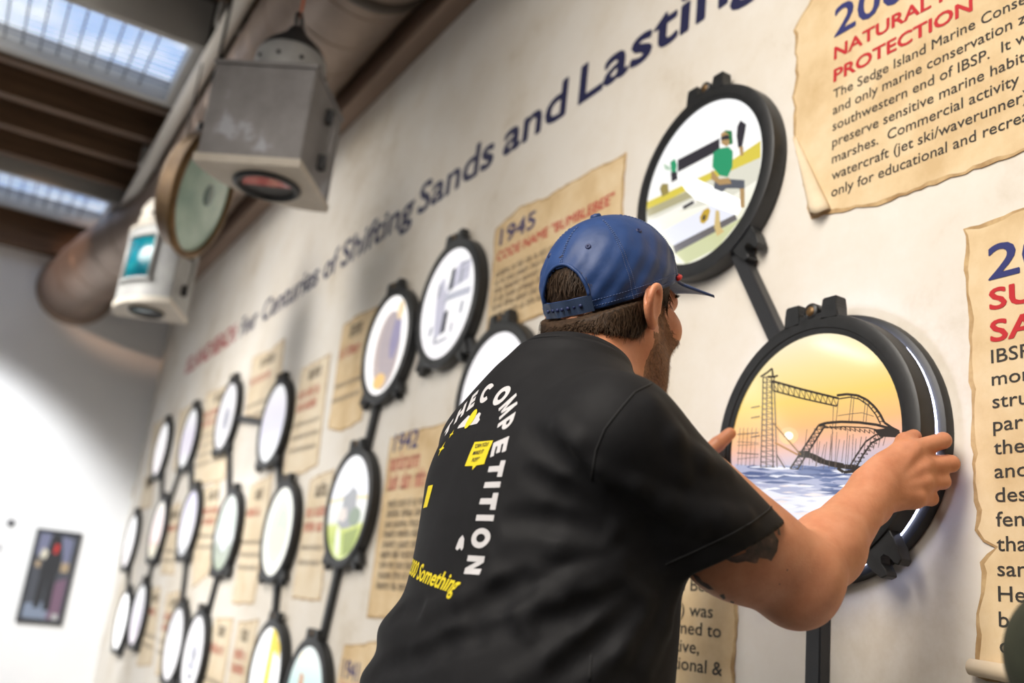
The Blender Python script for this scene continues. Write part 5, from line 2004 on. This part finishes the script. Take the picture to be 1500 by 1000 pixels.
# brim: curved down at the sides
V, F = [], []
NB, NR = 40, 10
for side in (0, 1):
    for i in range(NB + 1):
        a = (i / NB * 2 - 1) * 1.05
        for j in range(NR + 1):
            t = j / NR
            inner = np.array([math.cos(a) * CRF * 0.99, math.sin(a) * CRL * 0.99])
            ao = a * 0.86
            outer = np.array([0.046 + 0.080 * math.cos(ao) ** 0.8, 0.092 * math.sin(ao) / math.sin(0.903)])
            xy = inner * (1 - t) + outer * t
            drop = -0.45 * abs(xy[1]) ** 1.5 * t ** 0.5 - 0.022 * t
            V.append(cap_pt(xy[0], xy[1], 0.0015 + drop - side * 0.0042))
o_ = (NB + 1) * (NR + 1)
for i in range(NB):
    for j in range(NR):
        a, b, c, d = i * (NR + 1) + j, (i + 1) * (NR + 1) + j, (i + 1) * (NR + 1) + j + 1, i * (NR + 1) + j + 1
        F.append((a, b, c, d))
        F.append((d + o_, c + o_, b + o_, a + o_))
edge = [i * (NR + 1) + NR for i in range(NB + 1)]
for a, b in zip(edge[:-1], edge[1:]):
    F.append((a, b, b + o_, a + o_))
for i in (0, NB):
    for j in range(NR):
        a, b = i * (NR + 1) + j, i * (NR + 1) + j + 1
        F.append((a, b, b + o_, a + o_))
brim = place(mesh_obj('brim', V, F, [cap_mat], None, True), cap)
bm = bmesh.new()
pts = [crown(a, 0.035, 0.0018) for a in [(-1.12 + 2.24 * i / 40) for i in range(41)]]
add_tube(bm, pts, 0.0034, 8)
place(bm_obj('front_cord', bm, [red_cord], None, True), cap)

# collar band of the t-shirt
bm = bmesh.new()
nc = np.array([0.634, 0.966, 1.598])
na = unit(hd(-0.02, 0, -0.05) - np.array([0.628, 0.963, 1.585]))
nx_ = unit(np.cross(na, [0, 1, 0]))
if nx_[0] < 0:
    nx_ = -nx_
ny_ = np.cross(na, nx_)
COLR = []
for i in range(64):
    a = 2 * math.pi * i / 64
    p = np.array([nc + (nx_ * math.cos(a) * 0.070 + ny_ * math.sin(a) * 0.066)])
    # settle the band on the cloth: slide along the neck axis to the shirt surface
    lo_, hi_ = -0.06, 0.06
    for _ in range(24):
        md_ = (lo_ + hi_) / 2
        if combine(SHIRT_P, p + na * md_)[0] < 0:
            lo_ = md_
        else:
            hi_ = md_
    COLR.append(p[0] + na * lo_)
COLR = np.array(COLR)
for _ in range(6):
    COLR = (np.roll(COLR, 1, 0) + COLR * 2 + np.roll(COLR, -1, 0)) / 4
secs = []
for p in COLR:
    out = unit((p - nc) - na * ((p - nc) @ na))
    secs.append([bm.verts.new(p + out * o + na * h) for o, h in ((-0.004, 0.005), (-0.002, 0.0075), (0.0018, 0.005), (0.0060, -0.008), (0.0055, -0.012), (-0.004, -0.010))])
for i in range(64):
    for k in range(6):
        bm.faces.new((secs[i][k], secs[i][(k + 1) % 6], secs[(i + 1) % 64][(k + 1) % 6], secs[(i + 1) % 64][k]))
collar_o = bm_obj('collar', bm, [shirt], tee, True)


# ---- print on the back of the shirt
print_white = mat('print_white', (0.50, 0.49, 0.50), 0.75)
print_yellow = mat('print_yellow', (0.62, 0.50, 0.008), 0.7)
print_black = mat('print_black', (0.012, 0.012, 0.014), 0.8)
_tv = np.zeros(len(tee.data.vertices) * 3)
tee.data.vertices.foreach_get('co', _tv)
TEE_BVH = BVHTree.FromPolygons(_tv.reshape(-1, 3).tolist(), [tuple(p.vertices) for p in tee.data.polygons])
YC, ZC, AR = 0.966, 1.443, 0.101


def fine_polys(verts2, faces, maxlen):
    """triangulate and split until every edge is short"""
    bm = bmesh.new()
    vs = [bm.verts.new((v[0], v[1], 0)) for v in verts2]
    for f in faces:
        try:
            bm.faces.new([vs[i] for i in f])
        except ValueError:
            pass
    bmesh.ops.triangulate(bm, faces=bm.faces)
    for _ in range(6):
        es = [e for e in bm.edges if e.calc_length() > maxlen]
        if not es:
            break
        bmesh.ops.subdivide_edges(bm, edges=es, cuts=1)
        bmesh.ops.triangulate(bm, faces=[f for f in bm.faces if len(f.verts) > 3])
    bm.verts.index_update()
    V = [(v.co.x, v.co.y) for v in bm.verts]
    F = [tuple(v.index for v in f.verts) for f in bm.faces]
    bm.free()
    return V, F


def onto_back(flat, V2, F, mi, off=0.0006):
    """V2 in shirt coordinates (y, z): laid on the cloth of the back"""
    out = []
    for (y, z) in V2:
        hit = TEE_BVH.ray_cast(Vector((0.2, y, z)), Vector((1, 0, 0)))
        if hit[0] is None:
            return
        n = hit[1] if hit[1].x < 0 else -hit[1]
        out.append(hit[0] + n * off)
    flat.add(out, F, mi)


def arc_quads(cx, cy, rx, ry, w, a0, a1, n=14):
    out = []
    for i in range(n):
        t0, t1 = R(a0 + (a1 - a0) * i / n), R(a0 + (a1 - a0) * (i + 1) / n)
        out.append([(cx + rx * math.cos(t0), cy + ry * math.sin(t0)), (cx + rx * math.cos(t1), cy + ry * math.sin(t1)), (cx + (rx - w) * math.cos(t1), cy + (ry - w) * math.sin(t1)), (cx + (rx - w) * math.cos(t0), cy + (ry - w) * math.sin(t0))])
    return out


def rc(x0, y0, x1, y1):
    return [(x0, y0), (x1, y0), (x1, y1), (x0, y1)]


# heavy block capitals: pieces in a box 1 high, width first
BLOCK = {'I': (0.30, [rc(0, 0, 0.30, 1)]), 'T': (0.84, [rc(0, 0.70, 0.84, 1), rc(0.27, 0, 0.57, 0.70)]), 'H': (0.86, [rc(0, 0, 0.28, 1), rc(0.58, 0, 0.86, 1), rc(0.28, 0.37, 0.58, 0.64)]),
         'E': (0.72, [rc(0, 0, 0.28, 1), rc(0.28, 0, 0.72, 0.25), rc(0.28, 0.375, 0.66, 0.625), rc(0.28, 0.75, 0.72, 1)]),
         'O': (0.98, arc_quads(0.49, 0.5, 0.49, 0.52, 0.28, 0, 360, 28)), 'C': (0.92, arc_quads(0.49, 0.5, 0.49, 0.52, 0.28, 42, 318, 22)),
         'P': (0.78, [rc(0, 0, 0.28, 1), rc(0.28, 0.76, 0.46, 1), rc(0.28, 0.33, 0.46, 0.56)] + arc_quads(0.44, 0.665, 0.34, 0.335, 0.23, -90, 90, 12)),
         'M': (1.08, [rc(0, 0, 0.26, 1), rc(0.82, 0, 1.08, 1), [(0.0, 1), (0.26, 1), (0.64, 0.12), (0.44, 0.12)], [(1.08, 1), (0.82, 1), (0.44, 0.12), (0.64, 0.12)]]),
         'N': (0.90, [rc(0, 0, 0.28, 1), rc(0.62, 0, 0.90, 1), [(0, 1), (0.28, 1), (0.90, 0), (0.62, 0)]])}


def letter_at(flat, ch, y, z, ang, h, mi, sx=1.0):
    w, pieces = BLOCK[ch]
    c, sn = math.cos(ang), math.sin(ang)
    for pc in pieces:
        q = [((p[0] - w / 2) * h * sx, (p[1] - 0.5) * h) for p in pc]
        V2, F2 = fine_polys(q, [tuple(range(len(q)))], 0.006)
        onto_back(flat, [(y - (c * a - sn * b), z + (sn * a + c * b)) for a, b in V2], F2, mi)


def blob(flat, pts, mi, off=0.0006):
    V2, F2 = fine_polys(pts, [tuple(range(len(pts)))], 0.006)
    onto_back(flat, V2, F2, mi, off)


pr = Flat()
for ch, deg in (('T', 139), ('H', 123), ('E', 107), ('C', 88), ('O', 68), ('M', 49), ('P', 31), ('E', 14)):
    a = R(deg)
    letter_at(pr, ch, YC - AR * math.cos(a), ZC + AR * math.sin(a), a - math.pi / 2, 0.0240, 0, 1.0)
for ch, z in (('T', 1.4430), ('I', 1.4262), ('T', 1.4090), ('I', 1.3920), ('O', 1.3715), ('N', 1.3445)):
    letter_at(pr, ch, YC - AR - 0.003, z, -math.pi / 2, 0.0240, 0, 0.86)
# sun between two clouds, sparkles, speech bubbles, little scribble
E2 = lambda y, z, a, b, n=24: [(y + a * math.cos(2 * math.pi * i / n), z + b * math.sin(2 * math.pi * i / n)) for i in range(n)]
for yy in (0.985, 0.958):
    s = 1 if yy > YC else -1
    blob(pr, [(yy + 0.012, 1.503), (yy - 0.012, 1.503), (yy - 0.013, 1.508), (yy - 0.008, 1.511), (yy - 0.006, 1.517), (yy, 1.519), (yy + 0.005, 1.515), (yy + 0.010, 1.511), (yy + 0.013, 1.507)], 0)
blob(pr, E2(0.970, 1.512, 0.0085, 0.0125), 1, 0.0010)
for yy, zz, r in ((1.006, 1.497, 0.006), (1.013, 1.479, 0.0095)):
    blob(pr, [(yy, zz + r), (yy - r * 0.22, zz + r * 0.22), (yy - r, zz), (yy - r * 0.22, zz - r * 0.22), (yy, zz - r), (yy + r * 0.22, zz - r * 0.22), (yy + r, zz), (yy + r * 0.22, zz + r * 0.22)], 1)
blob(pr, [(0.926, 1.478), (0.885, 1.476), (0.885, 1.4495), (0.900, 1.4490), (0.906, 1.444), (0.908, 1.4490), (0.926, 1.4500)], 1)
blob(pr, [(1.018, 1.434), (0.999, 1.434), (0.999, 1.408), (1.018, 1.408)], 1)


def small_text(s, yc, z, h, tilt, mi, sx, bold, off):
    v, f = text_polys(s, bold)
    k = h / 0.72
    w0, w1 = v[:, 0].min(), v[:, 0].max()
    q = np.stack([(v[:, 0] - (w0 + w1) / 2 + v[:, 1] * 0.18) * k * sx, v[:, 1] * k], -1)
    V2, F2 = fine_polys(q, f, 0.006)
    onto_back(pr, [(yc - (a * math.cos(tilt) - b * math.sin(tilt)), z + a * math.sin(tilt) + b * math.cos(tilt)) for a, b in V2], F2, mi, off)


for s, z in (('"CAN YOU', 1.4700), ('MAKE IT', 1.4618), ('POP?"', 1.4536)):
    small_text(s, 0.9060, z, 0.0046, 0.0, 2, 0.95, 0.02, 0.0013)
small_text('2000 Something', 0.946, 1.3245, 0.0175, R(-7.5), 1, 0.92, 0.022, 0.0006)
blob(pr, [(y + 0.012, z + 0.008) for y, z in [(0.884, 1.352), (0.8815, 1.362), (0.8795, 1.356), (0.8770, 1.366), (0.8750, 1.357), (0.8730, 1.362), (0.8715, 1.353), (0.8735, 1.350), (0.8765, 1.353), (0.880, 1.350)]], 0)
prn = pr.build('back_print', [print_white, print_yellow, print_black], tee)
tag(prn, 'white arched lettering and yellow shapes printed on the back of the shirt')

# ---- seams
seam_mat = mat('dark_seam', (0.005, 0.005, 0.006), 0.8)


def surf_tube(pts, rad, off=0.0):
    out = []
    for q in pts:
        d = pixel_ray(*q)
        h = TEE_BVH.ray_cast(Vector(EYE), Vector(d))
        if h[0] is not None:
            out.append(h[0] + h[1] * off)
    return out


def dense(pts, n=6):
    out = []
    for a, b in zip(pts[:-1], pts[1:]):
        for i in range(n):
            out.append((a[0] + (b[0] - a[0]) * i / n, a[1] + (b[1] - a[1]) * i / n))
    return out + [pts[-1]]


bm = bmesh.new()
for line in ([(955, 562), (930, 574), (907, 601), (886, 628), (873, 659), (866, 703)], [(866, 959), (863, 996)]):
    pts = surf_tube(dense(line), 0.0011, 0.0)
    if len(pts) > 2:
        add_tube(bm, pts, 0.0011, 6)
# double hem line round the right sleeve
axis_d = unit(HEM_R - SHR)
hc_ = HEM_R - HEM_NR * 0.021
ux = unit(np.cross(HEM_NR, [0, 0, 1]))
uy = np.cross(HEM_NR, ux)
ring = []
for i in range(72):
    a = 2 * math.pi * i / 72
    dr = ux * math.cos(a) + uy * math.sin(a)
    h = TEE_BVH.ray_cast(Vector(hc_ + dr * 0.11), Vector(-dr), 0.09)
    if h[0] is not None:
        ring.append(h[0])
if len(ring) > 20:
    add_tube(bm, ring, 0.0009, 6, closed=True)
bm_obj('seams', bm, [seam_mat], tee, True)

# ---- tattoo on the upper arm (ink laid on the skin, part of the body mesh)
BODY_BVH = BVHTree.FromPolygons(BV.tolist(), [tuple(q) for q in BQ.tolist()])
TAT = [[(640, 410), (780, 310), (890, 225), (910, 270), (940, 320), (925, 420), (870, 510), (840, 490), (760, 480), (745, 525), (720, 530), (700, 495), (640, 510), (560, 527), (500, 515), (455, 490), (560, 488), (690, 455), (640, 430)],
       [(925, 200), (950, 220), (957, 275), (935, 270)], [(150, 620), (210, 645), (240, 690), (300, 720), (350, 770), (300, 765), (240, 730), (190, 690)], [(400, 820), (440, 806), (456, 850), (436, 858), (432, 828), (414, 838)], [(500, 870), (535, 880), (530, 895), (498, 884)],
       [(1012, 585), (1024, 585), (1024, 597), (1012, 597)], [(944, 714), (955, 714), (955, 724), (944, 724)]]
bm = bmesh.new()
bm.from_mesh(body.data)
for poly in TAT:
    P2 = [(990 + x / 6.25, 740 + y / 6.25) for x, y in poly]
    V2, F2 = fine_polys(P2, [tuple(range(len(P2)))], 4.0)
    vs = []
    for q in V2:
        h = BODY_BVH.ray_cast(Vector(EYE), Vector(pixel_ray(*q)))
        vs.append(bm.verts.new(h[0] + h[1].normalized() * 0.0004) if h[0] is not None and h[0].y < 0.95 else None)
    for f in F2:
        if all(vs[i] is not None for i in f):
            try:
                nf = bm.faces.new([vs[i] for i in f])
                nf.material_index = 5
                nf.smooth = True
                nf.normal_update()
                if nf.normal.dot(Vector(EYE) - nf.calc_center_median()) < 0:
                    nf.normal_flip()
            except ValueError:
                pass
bm.to_mesh(body.data)
bm.free()

# ---- trousers and shoes (below the picture's edge)
denim = mat('dark_denim', (0.018, 0.022, 0.035), 0.8)
leg_prims = [Stack([(0.78, 0.545, 0.945, 0.118, 0.165), (0.90, 0.548, 0.944, 0.122, 0.163), (1.02, 0.565, 0.942, 0.128, 0.165)], 0.0)]
for s, foot in ((-1, (0.47, 0.845)), (1, (0.56, 1.055))):
    hip = np.array([0.545, 0.945 + s * 0.085, 0.84])
    knee = np.array([0.56 if s < 0 else 0.60, 0.945 + s * 0.10, 0.46])
    ank = np.array([foot[0], foot[1], 0.09])
    leg_prims += [Cone(hip, knee, 0.092, 0.066, 0.02), Cone(knee, ank, 0.066, 0.056, 0.02)]
jeans, _, _ = sdf_mesh('jeans', leg_prims, (0.36, 0.68, 0.04), (0.76, 1.22, 1.04), 0.008, [denim], body)
shoe_mat = mat('black_shoe', (0.02, 0.02, 0.02), 0.5)
sole_mat = mat('white_sole', (0.6, 0.6, 0.58), 0.6)
for s, foot in ((-1, (0.47, 0.845)), (1, (0.56, 1.055))):
    sp = [Ell((foot[0] + 0.09, foot[1], 0.055), (0.10, 0.046, 0.042), None, 0.02), Ell((foot[0], foot[1], 0.07), (0.06, 0.042, 0.060), None, 0.03)]
    sh, _, _ = sdf_mesh('shoe', sp, (foot[0] - 0.09, foot[1] - 0.07, 0.0), (foot[0] + 0.22, foot[1] + 0.07, 0.15), 0.006, [shoe_mat], body, lambda v, P: np.maximum(v, 0.022 - P[..., 2]))
    bm = bmesh.new()
    add_prism(bm, [(math.cos(a) * (0.125 if math.cos(a) > 0 else 0.125), math.sin(a) * 0.046 * (1 + 0.12 * math.cos(a))) for a in [2 * math.pi * i / 36 for i in range(36)]], (foot[0] + 0.065, foot[1], 0.0), (1, 0, 0), (0, 1, 0), (0, 0, 1), 0.026)
    bm_obj('sole', bm, [sole_mat], sh)


# ------------------------------------------------------------------ a second visitor, only an elbow inside the picture
HC = np.array([0.70, 0.03, 1.66])
HF = unit([0.97, 0.25, -0.05])
HL = unit(np.cross([0, 0, 1], HF))
HU = np.cross(HF, HL)
HM = np.stack([HF, HL, HU])
NECK_BACK, NECK_FRONT = (0.625, 0.01, 1.50), (0.668, 0.02, 1.50)
VT = [(0.80, 0.60, 0.02, 0.12, 0.17), (0.95, 0.60, 0.02, 0.125, 0.175), (1.12, 0.60, 0.02, 0.120, 0.165), (1.28, 0.60, 0.02, 0.118, 0.170), (1.40, 0.60, 0.02, 0.105, 0.165), (1.48, 0.61, 0.02, 0.08, 0.11), (1.52, 0.62, 0.02, 0.05, 0.06)]
V_SL, V_EL, V_WL = np.array([0.62, 0.21, 1.42]), np.array([0.768, 0.428, 1.314]), np.array([0.86, 0.20, 1.42])
V_SR, V_ER, V_WR = np.array([0.62, -0.17, 1.42]), np.array([0.72, -0.30, 1.22]), np.array([0.86, -0.10, 1.34])
vp_ = head_prims() + [Stack(VT, 0.0, -0.012)]
for S, E_, W_, s in ((V_SL, V_EL, V_WL, 1), (V_SR, V_ER, V_WR, -1)):
    vp_ += [Cone((0.62, 0.02, 1.48), S, 0.05, 0.045, 0.04), Cone(S, E_, 0.045, 0.038, 0.03), Cone(E_, W_, 0.040, 0.027, 0.02)]
    d = unit(W_ - E_)
    up = unit(np.cross(d, [1, 0, 0]) * s)
    vp_.append(Cone(W_, W_ + d * 0.055, 0.026, 0.030, 0.015))
    for j in range(4):
        b0 = W_ + d * 0.065 + up * (0.026 - 0.0175 * j)
        b1 = b0 + d * 0.035 + np.array([0.012, 0, 0.0])
        b2 = b1 + d * 0.018 + np.array([-0.012, 0, 0.0]) - up * 0.004
        finger(vp_, [b0, b1, b2], (0.0105, 0.0095, 0.0078), 0.003, 0.008)
    finger(vp_, [W_ + d * 0.025 + up * 0.02, W_ + d * 0.055 + up * 0.042, W_ + d * 0.085 + up * 0.050], (0.014, 0.0118, 0.0095), 0.004, 0.012)


def visitor_slots(c):
    f, l, u = local_head(c)
    m = np.zeros(len(c), np.int32)
    near = (np.abs(f) < 0.16) & (np.abs(l) < 0.1) & (u > -0.14) & (u < 0.13)
    m[near & (f > 0.084) & (np.abs(l) < 0.023) & (u < -0.064) & (u > -0.085)] = 1
    eye = near & (((f - 0.076) ** 2 + (np.abs(l) - 0.032) ** 2 + (u + 0.011) ** 2) < 0.0129 ** 2) & (f > 0.079)
    m[eye] = 2
    m[eye & (((np.abs(l) - 0.032) ** 2 + (u + 0.011) ** 2) < 0.0055 ** 2)] = 3
    return m


visitor, _, _ = sdf_mesh('person', vp_, (0.44, -0.42, 0.78), (1.0, 0.50, 1.79), 0.0034, [skin, lip_mat, eye_mat, iris_mat], None, None, visitor_slots)
tag(visitor, 'person in an olive green top, only an elbow showing at the lower right corner', 'person')
olive = mat('olive_cotton', (0.022, 0.026, 0.014), 0.85)
noise_color(olive, [(0.3, (0.017, 0.020, 0.010)), (0.7, (0.030, 0.034, 0.018))], 30, 5, bump=0.3, bscale=500, dist=0.0006)
jp = [Stack(VT, 0.0, 0.006)]
for S, E_, W_ in ((V_SL, V_EL, V_WL), (V_SR, V_ER, V_WR)):
    jp += [Cone((0.62, 0.02, 1.48), S, 0.06, 0.062, 0.04), Cone(S, E_, 0.062, 0.056, 0.03), Cone(E_, E_ * 0.25 + W_ * 0.75, 0.057, 0.040, 0.02)]
jp.append(Cone((0.63, 0.015, 1.51), hd(-0.01, 0, -0.05), 0.058, 0.058, 0.005, sub=True))
sdf_mesh('olive_top', jp, (0.42, -0.44, 0.80), (0.98, 0.50, 1.60), 0.005, [olive], visitor)
hp = [Ell(hd(-0.012, 0, 0.020), (0.100, 0.081, 0.098), HM, 0.0)]
sdf_mesh('hair', hp, HC - 0.16, HC + 0.16, 0.004, [hair_mat], visitor, lambda v, P: np.maximum(v, np.maximum(local_head(P)[0] - 0.045 - 0.5 * np.maximum(local_head(P)[2] - 0.05, 0), -0.05 - local_head(P)[2] + np.clip(local_head(P)[0] + 0.02, 0, 0.05))))
lp = [Stack([(0.72, 0.60, 0.02, 0.110, 0.155), (0.84, 0.60, 0.02, 0.118, 0.165), (0.98, 0.60, 0.02, 0.118, 0.165)], 0.0)]
for s in (-1, 1):
    lp += [Cone((0.60, 0.02 + s * 0.08, 0.78), (0.615, 0.02 + s * 0.09, 0.44), 0.082, 0.06, 0.02), Cone((0.615, 0.02 + s * 0.09, 0.44), (0.585, 0.02 + s * 0.095, 0.09), 0.06, 0.052, 0.02)]
sdf_mesh('trousers', lp, (0.42, -0.22, 0.04), (0.78, 0.26, 1.0), 0.008, [denim], visitor)
for s in (-1, 1):
    fx, fy = 0.585, 0.02 + s * 0.095
    sp = [Ell((fx + 0.09, fy, 0.05), (0.10, 0.044, 0.05), None, 0.02), Ell((fx, fy, 0.06), (0.06, 0.042, 0.06), None, 0.03)]
    sdf_mesh('shoe', sp, (fx - 0.09, fy - 0.07, -0.004), (fx + 0.22, fy + 0.07, 0.15), 0.006, [shoe_mat], visitor, lambda v, P: np.maximum(v, 0.001 - P[..., 2]))
